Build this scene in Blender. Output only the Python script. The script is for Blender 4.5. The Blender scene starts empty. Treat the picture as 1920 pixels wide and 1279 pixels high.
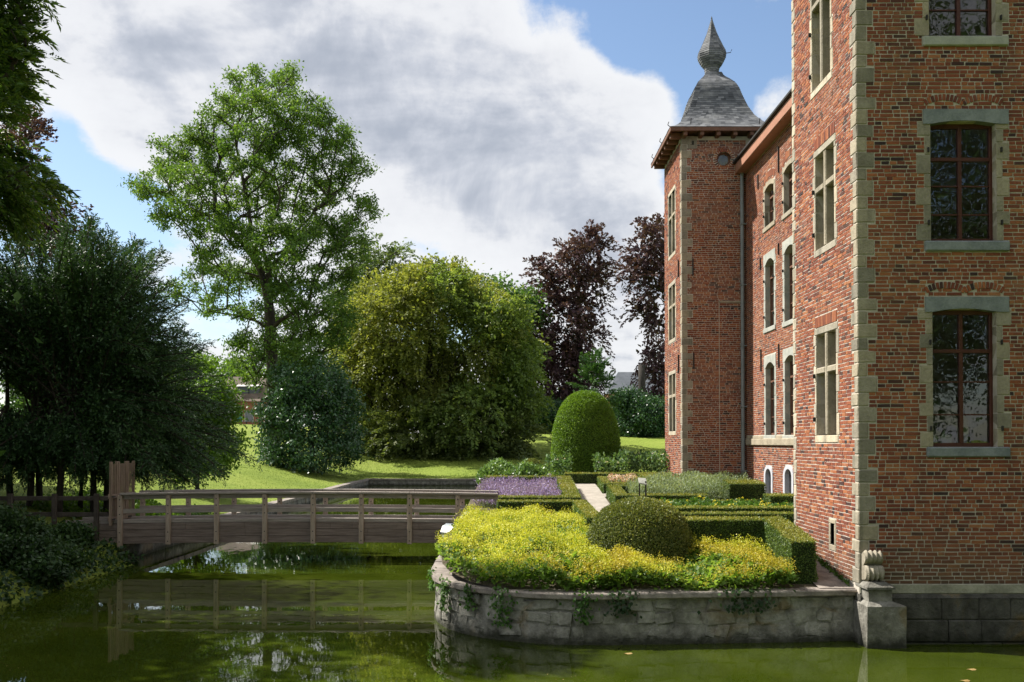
import bpy, math, random
import numpy as np
from mathutils import Vector

random.seed(7)
rng = np.random.default_rng(7)
S = bpy.context.scene
COL = S.collection

# ------------------------------------------------------------------ camera, sky, sun, exposure
FPX = 1867.0                      # focal length in photo pixels (35 mm lens)
EYE = 3.26                        # metres above the moat
PITCH = math.radians(1.0)
cam_d = bpy.data.cameras.new('camera')
cam = bpy.data.objects.new('camera', cam_d); COL.objects.link(cam)
cam.location = (0, 0, EYE)
cam.rotation_euler = (math.pi/2 + PITCH, 0, 0)
cam_d.sensor_width = 36.0; cam_d.lens = 36.0*FPX/1920
cam_d.shift_x = 6/1920
SHY = (189.5 - FPX*math.tan(PITCH))/1920
cam_d.shift_y = SHY
cam_d.clip_end = 6000; cam_d.clip_start = 0.1
S.camera = cam

def ray(px, py):
    u = (px-954)/FPX; v = (639.5 + SHY*1920 - py)/FPX
    return np.array([u, math.cos(PITCH)-v*math.sin(PITCH), math.sin(PITCH)+v*math.cos(PITCH)])
def atY(px, py, Y):
    d = ray(px, py); return np.array([0, 0, EYE]) + d*(Y/d[1])
def atX(px, py, X):
    d = ray(px, py); return np.array([0, 0, EYE]) + d*(X/d[0])

SUN_EL = math.radians(48); SUN_AZ = math.radians(-65)     # azimuth from +Y, negative = to the left
sdir = Vector((math.sin(SUN_AZ)*math.cos(SUN_EL), math.cos(SUN_AZ)*math.cos(SUN_EL), math.sin(SUN_EL)))
sun_d = bpy.data.lights.new('sun', 'SUN'); sun_d.energy = 5.0; sun_d.angle = math.radians(0.53); sun_d.color = (1, .95, .86)
sun = bpy.data.objects.new('sun', sun_d); COL.objects.link(sun)
sun.rotation_euler = sdir.to_track_quat('Z', 'Y').to_euler(); sun.location = (-40, 30, 60)

S.view_settings.view_transform = 'Standard'; S.view_settings.look = 'None'
S.view_settings.exposure = 1.0; S.view_settings.gamma = 1.0; S.view_settings.use_curve_mapping = False
S.cycles.max_bounces = 8; S.cycles.transparent_max_bounces = 12
S.cycles.caustics_reflective = False; S.cycles.caustics_refractive = False

class NT:
    """tiny node-tree helper"""
    def __init__(s, tree):
        s.t = tree; s.t.nodes.clear()
    def n(s, typ, **kw):
        nd = s.t.nodes.new(typ)
        ins = kw.pop('ins', {})
        for k, v in kw.items(): setattr(nd, k, v)
        for k, v in ins.items(): s.put(nd.inputs[k], v)
        return nd
    def put(s, sock, v):
        if isinstance(v, bpy.types.NodeSocket): s.t.links.new(v, sock)
        elif isinstance(v, bpy.types.Node): s.t.links.new(v.outputs[0], sock)
        else:
            if isinstance(v, (tuple, list)) and len(v) == 3 and sock.type == 'RGBA': v = (*v, 1)
            sock.default_value = v
    def math(s, op, a, b=0.0, c=None, clamp=False):
        nd = s.t.nodes.new('ShaderNodeMath'); nd.operation = op; nd.use_clamp = clamp
        s.put(nd.inputs[0], a); s.put(nd.inputs[1], b)
        if c is not None: s.put(nd.inputs[2], c)
        return nd.outputs[0]
    def mix(s, f, a, b, typ='MIX'):
        nd = s.t.nodes.new('ShaderNodeMix'); nd.data_type = 'RGBA'; nd.blend_type = typ
        s.put(nd.inputs[0], f); s.put(nd.inputs[6], a); s.put(nd.inputs[7], b)
        return nd.outputs[2]
    def ramp(s, f, stops, interp='LINEAR'):
        nd = s.t.nodes.new('ShaderNodeValToRGB'); cr = nd.color_ramp; cr.interpolation = interp
        while len(cr.elements) < len(stops): cr.elements.new(0.5)
        for e, (p, c) in zip(cr.elements, stops):
            e.position = p; e.color = (*c, 1) if len(c) == 3 else c
        s.put(nd.inputs[0], f)
        return nd.outputs[0]
    def mrange(s, v, a, b, c=0.0, d=1.0, smooth=True):
        nd = s.t.nodes.new('ShaderNodeMapRange')
        if smooth: nd.interpolation_type = 'SMOOTHSTEP'
        s.put(nd.inputs[0], v)
        for i, x in enumerate((a, b, c, d)): nd.inputs[i+1].default_value = x
        return nd.outputs[0]
    def noise(s, vec, scale, detail=4, rough=.55, dist=0.0):
        nd = s.t.nodes.new('ShaderNodeTexNoise')
        if vec is not None: s.put(nd.inputs['Vector'], vec)
        nd.inputs['Scale'].default_value = scale; nd.inputs['Detail'].default_value = detail
        nd.inputs['Roughness'].default_value = rough; nd.inputs['Distortion'].default_value = dist
        return nd.outputs[0]

def build_world():
    w = bpy.data.worlds.new('World'); S.world = w; w.use_nodes = True
    t = NT(w.node_tree)
    out = t.n('ShaderNodeOutputWorld')
    sky = t.n('ShaderNodeTexSky', sky_type='NISHITA', sun_disc=False, sun_elevation=SUN_EL, sun_rotation=SUN_AZ,
              altitude=50, air_density=1.0, dust_density=0.6, ozone_density=1.6)
    bsky = t.n('ShaderNodeBackground', ins={'Color': sky.outputs[0], 'Strength': 0.085})
    geo = t.n('ShaderNodeTexCoord')
    d = geo.outputs['Generated']
    sep = t.n('ShaderNodeSeparateXYZ', ins={0: d})
    # project on a cloud deck so clouds flatten towards the horizon
    zz = t.math('ADD', t.math('MAXIMUM', sep.outputs[2], 0.0), 0.22)
    px = t.math('DIVIDE', sep.outputs[0], zz); py = t.math('DIVIDE', sep.outputs[1], zz)
    cv = t.n('ShaderNodeCombineXYZ', ins={0: px, 1: py, 2: 3.7})
    big = t.noise(cv.outputs[0], 0.9, 3, .5, .3)
    fine = t.noise(cv.outputs[0], 2.6, 9, .6, .25)
    puff = t.noise(d, 7.5, 10, .63, .15)
    dens = t.math('ADD', t.math('MULTIPLY', big, .62), t.math('ADD', t.math('MULTIPLY', fine, .62), t.math('MULTIPLY', puff, .62)))
    # where this sky has its openings and its heaps (directions in the world)
    def spot(pxx, pyy, r_in, r_out, amp):
        v = ray(pxx, pyy); v = v/np.linalg.norm(v)
        dp = t.n('ShaderNodeVectorMath', operation='DOT_PRODUCT', ins={0: d, 1: tuple(v)})
        return t.mrange(dp.outputs['Value'], math.cos(math.radians(r_out)), math.cos(math.radians(r_in)), 0, amp)
    spots = [(175, 370, .4, 5.0, -.24), (60, 240, .3, 3.5, -.10), (1130, -10, .5, 6.0, -.24), (1420, 140, .8, 5.5, -.30), (1330, 330, .3, 3.4, -.24), (1250, 40, .5, 4.5, -.22),
             (640, 60, 4, 13, .13), (700, 330, 3, 12, .14), (1130, 150, .8, 5.0, .20), (1050, 300, 1, 7, .12), (1060, 480, 2, 8, .16), (300, 215, 1, 4.5, .16), (1180, 620, 2, 9, .12), (380, 80, 3, 10, .15), (1470, 210, .4, 2.4, .22)]
    for sp in spots: dens = t.math('ADD', dens, spot(*sp))
    alpha = t.mrange(dens, .80, .95)
    thick = t.mrange(dens, .93, 1.27)
    shade = t.math('ADD', t.math('MULTIPLY', t.noise(cv.outputs[0], 1.7, 5, .55, .5), .55), t.math('MULTIPLY', t.noise(d, 6.5, 7, .6, .3), .45))
    th2 = t.math('MULTIPLY', thick, t.mrange(shade, .39, .58, .06, 1.0))
    ccol = t.ramp(th2, [(0, (.93, .94, .96)), (.30, (.86, .87, .90)), (.65, (.62, .65, .72)), (1, (.44, .48, .56))])
    bcl = t.n('ShaderNodeBackground', ins={'Color': ccol, 'Strength': 0.50})
    mx = t.n('ShaderNodeMixShader', ins={0: t.math('MULTIPLY', alpha, .96), 1: bsky.outputs[0], 2: bcl.outputs[0]})
    t.put(out.inputs[0], mx.outputs[0])
build_world()

# ------------------------------------------------------------------ materials
MATS = {}
def mat_new(name):
    m = bpy.data.materials.new(name); m.use_nodes = True
    t = NT(m.node_tree)
    out = t.n('ShaderNodeOutputMaterial')
    MATS[name] = m
    return m, t, out
def principled(t, out, col, rough=.7, spec=.4, bump=None, bstr=.3, bdist=.02, **kw):
    p = t.n('ShaderNodeBsdfPrincipled')
    t.put(p.inputs['Base Color'], col); t.put(p.inputs['Roughness'], rough)
    p.inputs['Specular IOR Level'].default_value = spec
    for k, v in kw.items(): t.put(p.inputs[k.replace('_', ' ')], v)
    if bump is not None:
        b = t.n('ShaderNodeBump', ins={'Height': bump, 'Strength': bstr, 'Distance': bdist})
        t.put(p.inputs['Normal'], b.outputs[0])
    t.put(out.inputs[0], p.outputs[0])
    return p
def objco(t): return t.n('ShaderNodeTexCoord').outputs['Object']
def worldpos(t): return t.n('ShaderNodeNewGeometry').outputs['Position']

def m_plain(name, c1, c2, scale=6, rough=.75, bstr=.3, detail=5, spec=.35, bdist=.02, stretch=None):
    m, t, out = mat_new(name)
    v = worldpos(t)
    if stretch:
        v = t.n('ShaderNodeMapping', ins={'Vector': v, 'Scale': stretch}).outputs[0]
    n1 = t.noise(v, scale, detail, .6)
    n2 = t.noise(v, scale*7, 4, .6)
    f = t.mrange(t.math('ADD', t.math('MULTIPLY', n1, .7), t.math('MULTIPLY', n2, .3)), .32, .68)
    principled(t, out, t.mix(f, c1, c2), rough, spec, bump=t.math('ADD', n1, n2), bstr=bstr, bdist=bdist)
    return m

def m_leaf(name, cols, trans=.35, rough=.5, spec=.3):
    """cols: 3 base colours picked per leaf; leaves let some light through"""
    m, t, out = mat_new(name)
    g = t.n('ShaderNodeNewGeometry')
    nz = t.noise(g.outputs['Position'], .55, 3, .6)
    r = t.math('ADD', t.math('MULTIPLY', g.outputs['Random Per Island'], .65), t.math('MULTIPLY', t.mrange(nz, .3, .7), .35))
    c = t.ramp(r, [(.05, cols[0]), (.5, cols[1]), (.95, cols[2])])
    p = t.n('ShaderNodeBsdfPrincipled', ins={'Base Color': c, 'Roughness': rough})
    p.inputs['Specular IOR Level'].default_value = spec
    tc = t.mix(1.0, c, (1.25, 1.2, .55), 'MULTIPLY')
    tr = t.n('ShaderNodeBsdfTranslucent', ins={'Color': tc})
    mx = t.n('ShaderNodeMixShader', ins={0: trans, 1: p.outputs[0], 2: tr.outputs[0]})
    t.put(out.inputs[0], mx.outputs[0])
    return m

def m_brick(name, single):
    m, t, out = mat_new(name)
    if single: tone = t.n('ShaderNodeObjectInfo').outputs['Random']
    else: tone = t.n('ShaderNodeAttribute', attribute_name='tone').outputs['Fac']
    pos = worldpos(t)
    c = t.ramp(tone, [(0, (.028, .022, .024)), (.07, (.055, .024, .022)), (.12, (.145, .042, .027)), (.42, (.215, .060, .032)), (.72, (.275, .084, .039)), (.9, (.34, .12, .05)), (1, (.36, .155, .07))])
    n1 = t.noise(pos, 30, 5, .65); n2 = t.noise(pos, 1.3, 4, .6)
    c = t.mix(t.mrange(n1, .40, .75, 0, .45), c, (.08, .035, .028))
    c = t.mix(t.mrange(n2, .58, .78, 0, .22), c, (.34, .25, .20))       # lime bloom
    wx = t.noise(t.n('ShaderNodeMapping', ins={'Vector': pos, 'Scale': (2.2, 2.2, .16)}).outputs[0], 1.0, 4, .6)
    c = t.mix(t.mrange(wx, .50, .72, 0, .5), c, (.055, .032, .026))     # long rain streaks
    c = t.mix(t.mrange(t.noise(pos, .33, 4, .6), .42, .66, 0, .35), c, (.24, .10, .05))
    z = t.n('ShaderNodeSeparateXYZ', ins={0: pos}).outputs[2]
    damp = t.math('MULTIPLY', t.mrange(t.math('ADD', z, t.math('MULTIPLY', n2, 1.1)), 2.5, 1.35), .7)
    c = t.mix(damp, c, (.075, .06, .04))                                # damp, mossy foot of the wall
    principled(t, out, c, .85, .25, bump=n1, bstr=.5, bdist=.01)
    return m

def m_stone(name, c1, c2):
    m, t, out = mat_new(name); pos = worldpos(t)
    n1 = t.noise(pos, 3, 5, .6); n2 = t.noise(pos, 24, 4, .65); n3 = t.noise(t.n('ShaderNodeMapping', ins={'Vector': pos, 'Scale': (3, 3, .35)}).outputs[0], 1.2, 4, .6)
    c = t.mix(t.mrange(t.math('ADD', t.math('MULTIPLY', n1, .7), t.math('MULTIPLY', n2, .3)), .32, .68), c1, c2)
    r = t.n('ShaderNodeObjectInfo').outputs['Random']
    c = t.mix(1.0, c, t.ramp(r, [(0, (.66, .66, .64)), (.5, (.95, .93, .88)), (1, (1.08, 1.02, .9))]), 'MULTIPLY')
    c = t.mix(t.mrange(n3, .52, .72, 0, .55), c, (.10, .095, .075))
    principled(t, out, c, .88, .25, bump=t.math('ADD', n1, n2), bstr=.5)
m_brick('brick', False); m_brick('brick_single', True)
m_plain('mortar', (.36, .32, .275), (.50, .455, .395), 5, .95, .5, bdist=.008)
m_stone('limestone', (.235, .212, .172), (.36, .328, .272))
m_stone('limestone_pale', (.36, .325, .26), (.50, .455, .385))
m_plain('bluestone', (.13, .15, .16), (.24, .26, .27), 4, .7, .3)
m_plain('grey_frame', (.27, .28, .25), (.38, .38, .34), 4, .75, .25)
m_plain('white_frame', (.40, .41, .45), (.50, .51, .55), 4, .6, .15)
m_plain('dark_wood', (.035, .028, .022), (.08, .065, .055), 3, .8, .5)
m_plain('plinth_band', (.20, .19, .15), (.38, .36, .29), 3, .85, .5)
def m_rubble(name, k):
    m, t, out = mat_new(name); pos = worldpos(t)
    a = t.noise(pos, 1.1, 5, .65, .6); b = t.noise(pos, 4.5, 6, .7); c = t.noise(pos, 17, 4, .7); d = t.noise(pos, .8, 4, .6, 1.0)
    col = t.ramp(t.math('ADD', t.math('MULTIPLY', a, .5), t.math('MULTIPLY', b, .5)), [(.32, (.07*k, .068*k, .058*k)), (.45, (.19*k, .18*k, .155*k)), (.56, (.33*k, .315*k, .275*k)), (.7, (.50*k, .475*k, .42*k))])
    col = t.mix(t.mrange(d, .58, .68, 0, .5), col, (.20, .13, .04))          # ochre lichen
    z = t.n('ShaderNodeSeparateXYZ', ins={0: pos}).outputs[2]
    col = t.mix(t.mrange(t.math('ADD', z, t.math('MULTIPLY', b, .3)), .38, .16, 0, .85), col, (.022, .024, .014))   # tide line
    principled(t, out, col, .92, .2, bump=t.math('ADD', b, t.math('MULTIPLY', c, .5)), bstr=.9, bdist=.05)
m_rubble('rubble', 1.0); m_rubble('rubble_mortar', .8); m_rubble('pier_stone', .72); m_rubble('plinth', .3)
m_plain('coping', (.13, .11, .098), (.31, .27, .235), 4, .85, .5)
m_plain('window_wood', (.055, .016, .012), (.085, .026, .018), 6, .45, .15)
m_plain('brown_wood', (.11, .05, .03), (.17, .08, .05), 6, .6, .2)
m_plain('cornice_wood', (.30, .14, .09), (.37, .18, .12), 6, .6, .2)
m_plain('bridge_wood', (.19, .165, .145), (.36, .315, .28), 3, .8, .5, stretch=(.6, 6, 8))
m_plain('post_wood', (.25, .195, .15), (.40, .32, .26), 3, .8, .5, stretch=(7, 7, .7))
m_plain('board_wood', (.11, .083, .07), (.23, .18, .155), 3, .8, .5, stretch=(.5, 6, 8))
m_plain('gate_wood', (.16, .115, .085), (.27, .20, .15), 3, .8, .4, stretch=(7, 7, .7))
m_plain('iron', (.012, .012, .012), (.03, .026, .024), 9, .6, .2)
m_plain('zinc', (.16, .18, .19), (.24, .26, .27), 4, .45, .15, spec=.5)
m_plain('dark_interior', (.03, .028, .026), (.06, .055, .05), 1, .95, .1)
m_plain('card', (.7, .7, .68), (.75, .75, .73), 3, .6, .05)
m_plain('path_sand', (.25, .225, .19), (.36, .325, .28), 3, .95, .3)
m_plain('soil', (.05, .04, .025), (.10, .08, .05), 3, .95, .6)
m_plain('asphalt', (.20, .19, .18), (.34, .33, .31), 2, .95, .2)
m_plain('lamp_grey', (.22, .25, .27), (.28, .31, .33), 6, .4, .05, spec=.5)
m_plain('lamp_glass', (.05, .06, .06), (.08, .09, .09), 3, .1, .02, spec=.8)
m_plain('bark', (.055, .045, .035), (.13, .11, .085), 3, .95, .9, bdist=.05, stretch=(3, 3, .5))
m_plain('bark_dark', (.03, .024, .02), (.07, .058, .048), 3, .95, .9, bdist=.05, stretch=(3, 3, .5))
m_plain('bark_grey', (.025, .022, .02), (.06, .052, .045), 2, .95, .9, bdist=.06, stretch=(3, 3, .4))
m_plain('house_brick', (.28, .11, .075), (.38, .17, .11), 1.2, .9, .2)
m_plain('roof_grey', (.07, .08, .095), (.11, .12, .14), .8, .6, .2)
m_plain('roof_brown', (.10, .075, .06), (.17, .13, .10), .8, .8, .2)
m_plain('pale_trim', (.6, .58, .54), (.7, .68, .64), 2, .7, .1)
m_plain('teal_shutter', (.06, .24, .24), (.09, .30, .29), 2, .6, .1)
m_plain('floating', (.20, .13, .04), (.34, .24, .10), 9, .6, .1)

def m_slate():
    m, t, out = mat_new('slate')
    pos = worldpos(t)
    at = t.n('ShaderNodeAttribute', attribute_name='tone').outputs['Fac']
    n = t.noise(pos, 5, 5, .6); n2 = t.noise(pos, 1.1, 3, .6)
    c = t.ramp(t.math('ADD', t.math('MULTIPLY', at, .6), t.math('MULTIPLY', n, .4)), [(.15, (.05, .054, .06)), (.5, (.105, .11, .12)), (.85, (.19, .195, .205))])
    c = t.mix(t.mrange(n2, .5, .72, 0, .5), c, (.24, .24, .235))
    principled(t, out, c, .72, .2, bump=n, bstr=.3)
m_slate()

def m_glass():
    m, t, out = mat_new('window_glass')
    fr = t.n('ShaderNodeFresnel', ins={'IOR': 1.75})
    wav = t.noise(worldpos(t), 2.2, 2, .5)
    b = t.n('ShaderNodeBump', ins={'Height': wav, 'Strength': .06, 'Distance': .05})
    gl = t.n('ShaderNodeBsdfGlossy', ins={'Color': (.95, .97, 1), 'Roughness': .01, 'Normal': b.outputs[0]})
    tr = t.n('ShaderNodeBsdfTransparent', ins={'Color': (.62, .66, .64)})
    mx = t.n('ShaderNodeMixShader', ins={0: fr.outputs[0], 1: tr.outputs[0], 2: gl.outputs[0]})
    t.put(out.inputs[0], mx.outputs[0])
m_glass()

def m_water():
    m, t, out = mat_new('moat_water')
    pos = worldpos(t)
    mp = t.n('ShaderNodeMapping', ins={'Vector': pos, 'Scale': (1.0, .55, 1)}).outputs[0]
    n1 = t.noise(mp, 1.1, 3, .5, .5); n2 = t.noise(mp, 6, 3, .5, .3)
    alg = t.noise(pos, .35, 5, .6, .6)
    c = t.ramp(alg, [(.3, (.018, .028, .002)), (.55, (.035, .050, .004)), (.75, (.052, .066, .009))])
    h = t.math('ADD', n1, t.math('MULTIPLY', n2, .12))
    p = principled(t, out, c, .015, .5, bump=h, bstr=.02, bdist=.12, IOR=1.38)
m_water()

def m_lawn():
    m, t, out = mat_new('lawn_grass')
    pos = worldpos(t)
    n1 = t.noise(pos, .12, 5, .6); n2 = t.noise(pos, 2.5, 5, .7); n3 = t.noise(pos, 22, 3, .7)
    f = t.math('ADD', t.math('MULTIPLY', n1, .45), t.math('ADD', t.math('MULTIPLY', n2, .3), t.math('MULTIPLY', n3, .25)))
    c = t.ramp(f, [(.34, (.095, .145, .018)), (.5, (.17, .225, .032)), (.64, (.25, .285, .06))])
    principled(t, out, c, .9, .15, bump=t.math('ADD', n2, n3), bstr=.8, bdist=.08)
m_lawn()

m_leaf('ash_leaf', [(.043, .093, .021), (.086, .166, .031), (.159, .245, .051)], .48)
m_leaf('golden_leaf', [(.090, .114, .030), (.180, .216, .050), (.336, .354, .094)], .5)
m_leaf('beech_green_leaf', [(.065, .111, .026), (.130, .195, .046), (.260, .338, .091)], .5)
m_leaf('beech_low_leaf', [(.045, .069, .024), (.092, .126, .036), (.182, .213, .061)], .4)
m_leaf('shrub_dark_leaf', [(.018, .051, .020), (.034, .092, .034), (.076, .151, .059)], .22, .35, .5)
m_leaf('birch_leaf', [(.058, .098, .033), (.098, .150, .052), (.156, .208, .078)], .4)
m_leaf('far_green_leaf', [(.036, .084, .024), (.072, .150, .036), (.120, .210, .060)], .4)
m_leaf('purple_leaf', [(.034, .018, .026), (.075, .038, .048), (.15, .092, .10)], .25)
m_leaf('conifer_leaf', [(.02, .06, .02), (.045, .11, .03), (.085, .17, .045)], .3)
m_leaf('blue_conifer_leaf', [(.03, .05, .05), (.05, .075, .07), (.07, .1, .09)], .2)
m_leaf('yew_leaf', [(.019, .045, .019), (.038, .088, .032), (.081, .158, .049)], .2)
m_leaf('bright_leaf', [(.05, .11, .012), (.095, .19, .02), (.16, .27, .04)], .45)
m_leaf('walnut_leaf', [(.024, .054, .014), (.060, .120, .022), (.144, .204, .036)], .45)
m_leaf('ivy_leaf', [(.012, .030, .010), (.026, .060, .017), (.060, .114, .030)], .25)
m_leaf('trailing_leaf', [(.03, .075, .015), (.06, .14, .02), (.11, .21, .04)], .35)
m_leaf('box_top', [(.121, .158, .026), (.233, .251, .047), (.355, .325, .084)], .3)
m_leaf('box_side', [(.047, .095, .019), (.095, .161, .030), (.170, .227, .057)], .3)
m_leaf('yew_clip', [(.064, .136, .013), (.121, .224, .022), (.191, .304, .043)], .36)
m_leaf('dome_clip', [(.056, .078, .023), (.123, .159, .037), (.270, .270, .068)], .3)
m_leaf('alch_leaf', [(.07, .14, .02), (.13, .23, .035), (.22, .32, .08)], .55)
m_leaf('alch_flower', [(.33, .37, .03), (.51, .52, .05), (.66, .64, .12)], .35)
m_leaf('alch_flower_brown', [(.30, .25, .03), (.44, .38, .04), (.56, .50, .08)], .35)
m_leaf('lavender_flower', [(.20, .135, .33), (.31, .23, .46), (.44, .36, .58)], .25)
m_leaf('lavender_stem', [(.10, .14, .07), (.16, .20, .11), (.24, .27, .17)], .3)
m_leaf('grey_leaf', [(.132, .187, .099), (.209, .275, .154), (.319, .374, .231)], .35)
m_leaf('leafy_shrub_leaf', [(.066, .143, .033), (.132, .231, .066), (.242, .352, .132)], .35, .35, .5)
m_leaf('rose_leaf', [(.048, .108, .036), (.096, .180, .060), (.180, .264, .108)], .35)
m_leaf('petal', [(.6, .5, .48), (.7, .64, .6), (.78, .75, .72)], .3)
m_leaf('pink_petal', [(.35, .16, .12), (.55, .38, .30), (.7, .6, .52)], .3)
m_leaf('yellow_petal', [(.5, .42, .03), (.65, .55, .05), (.75, .66, .1)], .3)
m_leaf('grass_blade', [(.05, .10, .012), (.09, .15, .02), (.15, .20, .04)], .4)
m_plain('hedge_core', (.012, .022, .006), (.03, .045, .012), 8, .95, .6)
m_plain('topiary_core', (.02, .045, .006), (.04, .075, .01), 8, .95, .6)
M = MATS

# ------------------------------------------------------------------ mesh helpers
def tag(o, label=None, cat=None, group=None, kind=None):
    if label: o['label'] = label
    if cat: o['category'] = cat
    if group: o['group'] = group
    if kind: o['kind'] = kind
    return o
def link(o, parent=None):
    COL.objects.link(o)
    if parent is not None: o.parent = parent      # parents stand at identity or are moved before use
    return o
def empty(name, loc=(0, 0, 0)):
    o = bpy.data.objects.new(name, None); o.location = loc; o.empty_display_size = .2
    return link(o)
def add_child(name, me, parent):
    """child mesh whose vertices are in world space, under an Empty at its own place"""
    o = bpy.data.objects.new(name, me); COL.objects.link(o)
    if parent is not None:
        o.parent = parent
        base = parent
        off = Vector((0, 0, 0))
        while base is not None:
            off += base.location; base = base.parent
        o.matrix_parent_inverse.identity()
        o.location = -off
    return o

BOXF = None
class MB:
    def __init__(s): s.v = []; s.f = []; s.tone = []
    def add(s, verts, faces, tone=None):
        b = len(s.v)
        s.v.extend([tuple(map(float, p)) for p in verts])
        for f in faces:
            s.f.append(tuple(b+i for i in f)); s.tone.append(.5 if tone is None else tone)
    def quad(s, a, b, c, d, tone=None): s.add([a, b, c, d], [(0, 1, 2, 3)], tone)
    def box(s, lo, hi, ch=0.0, axes=None, org=None, jit=0.0, tone=None):
        """axis box lo..hi (in the frame axes/org when given), chamfered by ch"""
        lo = np.array(lo, float); hi = np.array(hi, float)
        c = (lo+hi)/2; h = np.abs(hi-lo)/2
        pts, fcs = cbox(h, min(ch, .45*h.min()))
        pts = pts + c
        if jit: pts = pts + rng.uniform(-jit, jit, pts.shape)
        if axes is not None:
            A = np.array(axes, float); pts = pts @ A
        if org is not None: pts = pts + np.array(org, float)
        s.add(pts, fcs, tone)
    def tube(s, pts, rads, n=6, cap=True):
        pts = [np.array(p, float) for p in pts]
        rings = []
        for i, p in enumerate(pts):
            d = pts[min(i+1, len(pts)-1)] - pts[max(i-1, 0)]
            d = d/(np.linalg.norm(d)+1e-9)
            a = np.cross(d, (0, 0, 1.0) if abs(d[2]) < .9 else (1.0, 0, 0)); a /= np.linalg.norm(a); b = np.cross(d, a)
            r = rads[i] if hasattr(rads, '__len__') else rads
            rings.append([p + r*(a*math.cos(k*2*math.pi/n)+b*math.sin(k*2*math.pi/n)) for k in range(n)])
        vs = [q for rg in rings for q in rg]; fs = []
        for i in range(len(pts)-1):
            for k in range(n):
                k2 = (k+1) % n
                fs.append((i*n+k, i*n+k2, (i+1)*n+k2, (i+1)*n+k))
        if cap: fs.append(tuple(range(n))); fs.append(tuple((len(pts)-1)*n+k for k in range(n)))
        s.add(vs, fs)
    def mesh(s, name, mat, tone=False, smooth=False):
        me = bpy.data.meshes.new(name)
        me.from_pydata(s.v, [], s.f); me.materials.append(M[mat] if isinstance(mat, str) else mat)
        if tone:
            a = me.attributes.new('tone', 'FLOAT', 'FACE'); a.data.foreach_set('value', np.array(s.tone, np.float32))
        if smooth: me.polygons.foreach_set('use_smooth', np.ones(len(me.polygons), bool))
        me.update()
        return me
    def obj(s, name, mat, parent=None, tone=False, smooth=False):
        return add_child(name, s.mesh(name, mat, tone, smooth), parent)

_cb = {}
def cbox(h, c):
    if c <= 1e-5:
        v = np.array([(x, y, z) for x in (-1, 1) for y in (-1, 1) for z in (-1, 1)], float)*h
        return v, [(0, 1, 3, 2), (4, 6, 7, 5), (0, 4, 5, 1), (2, 3, 7, 6), (0, 2, 6, 4), (1, 5, 7, 3)]
    v = []; idx = {}
    for sx in (-1, 1):
        for sy in (-1, 1):
            for sz in (-1, 1):
                sg = np.array((sx, sy, sz))
                for ax in range(3):
                    p = sg*(h-c); p = p.astype(float); p[ax] = sg[ax]*h[ax]
                    idx[(sx, sy, sz, ax)] = len(v); v.append(p)
    f = []
    for ax in range(3):
        a, b = [i for i in range(3) if i != ax]
        for sg in (-1, 1):
            q = []
            for (p, r) in ((-1, -1), (1, -1), (1, 1), (-1, 1)):
                k = [0, 0, 0]; k[ax] = sg; k[a] = p; k[b] = r
                q.append(idx[(*k, ax)])
            f.append(tuple(q))
        for sa in (-1, 1):          # edges along ax
            for sb in (-1, 1):
                k0 = [0, 0, 0]; k0[a] = sa; k0[b] = sb
                k1 = list(k0); k0[ax] = -1; k1[ax] = 1
                f.append((idx[(*k0, a)], idx[(*k1, a)], idx[(*k1, b)], idx[(*k0, b)]))
    for sx in (-1, 1):
        for sy in (-1, 1):
            for sz in (-1, 1): f.append(tuple(idx[(sx, sy, sz, ax)] for ax in range(3)))
    return np.array(v), f

def soup(name, V, k, mat, parent=None):
    """V (n*k,3) -> n separate k-gons"""
    V = np.asarray(V, np.float32).reshape(-1, 3); n = len(V)//k
    me = bpy.data.meshes.new(name)
    me.vertices.add(n*k); me.vertices.foreach_set('co', V.ravel())
    me.loops.add(n*k); me.loops.foreach_set('vertex_index', np.arange(n*k, dtype=np.int32))
    me.polygons.add(n); me.polygons.foreach_set('loop_start', np.arange(n, dtype=np.int32)*k)
    me.update(calc_edges=True)
    for mm in (mat if isinstance(mat, (list, tuple)) else [mat]): me.materials.append(M[mm])
    return add_child(name, me, parent)
def unit(a): return a/(np.linalg.norm(a, axis=-1, keepdims=True)+1e-9)
def rdir(n): return unit(rng.normal(size=(n, 3)))
def leaf_quads(P, D, N, L, W, fold=.12):
    """rhombic leaves: base P, direction D, normal hint N"""
    n = len(P); L = np.broadcast_to(L, (n,))[:, None]; W = np.broadcast_to(W, (n,))[:, None]
    D = unit(D); Sd = unit(np.cross(D, N)); Nn = np.cross(Sd, D)
    mid = P + D*L*.45 + Nn*W*fold
    return np.stack([P, mid+Sd*W*.5, P+D*L, mid-Sd*W*.5], 1).reshape(-1, 3)

def snoise(x, y, s=1.0, seed=0.0):
    return (np.sin(x*1.7*s+seed)+np.sin(y*1.3*s+2.1*seed+1)+np.sin((x+y)*.9*s+seed*3.3)+np.sin((x*.6-y*1.1)*2.3*s+seed)*.6+np.sin((x*2.9+y*2.3)*s+seed*.7)*.4)/4.0

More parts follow.
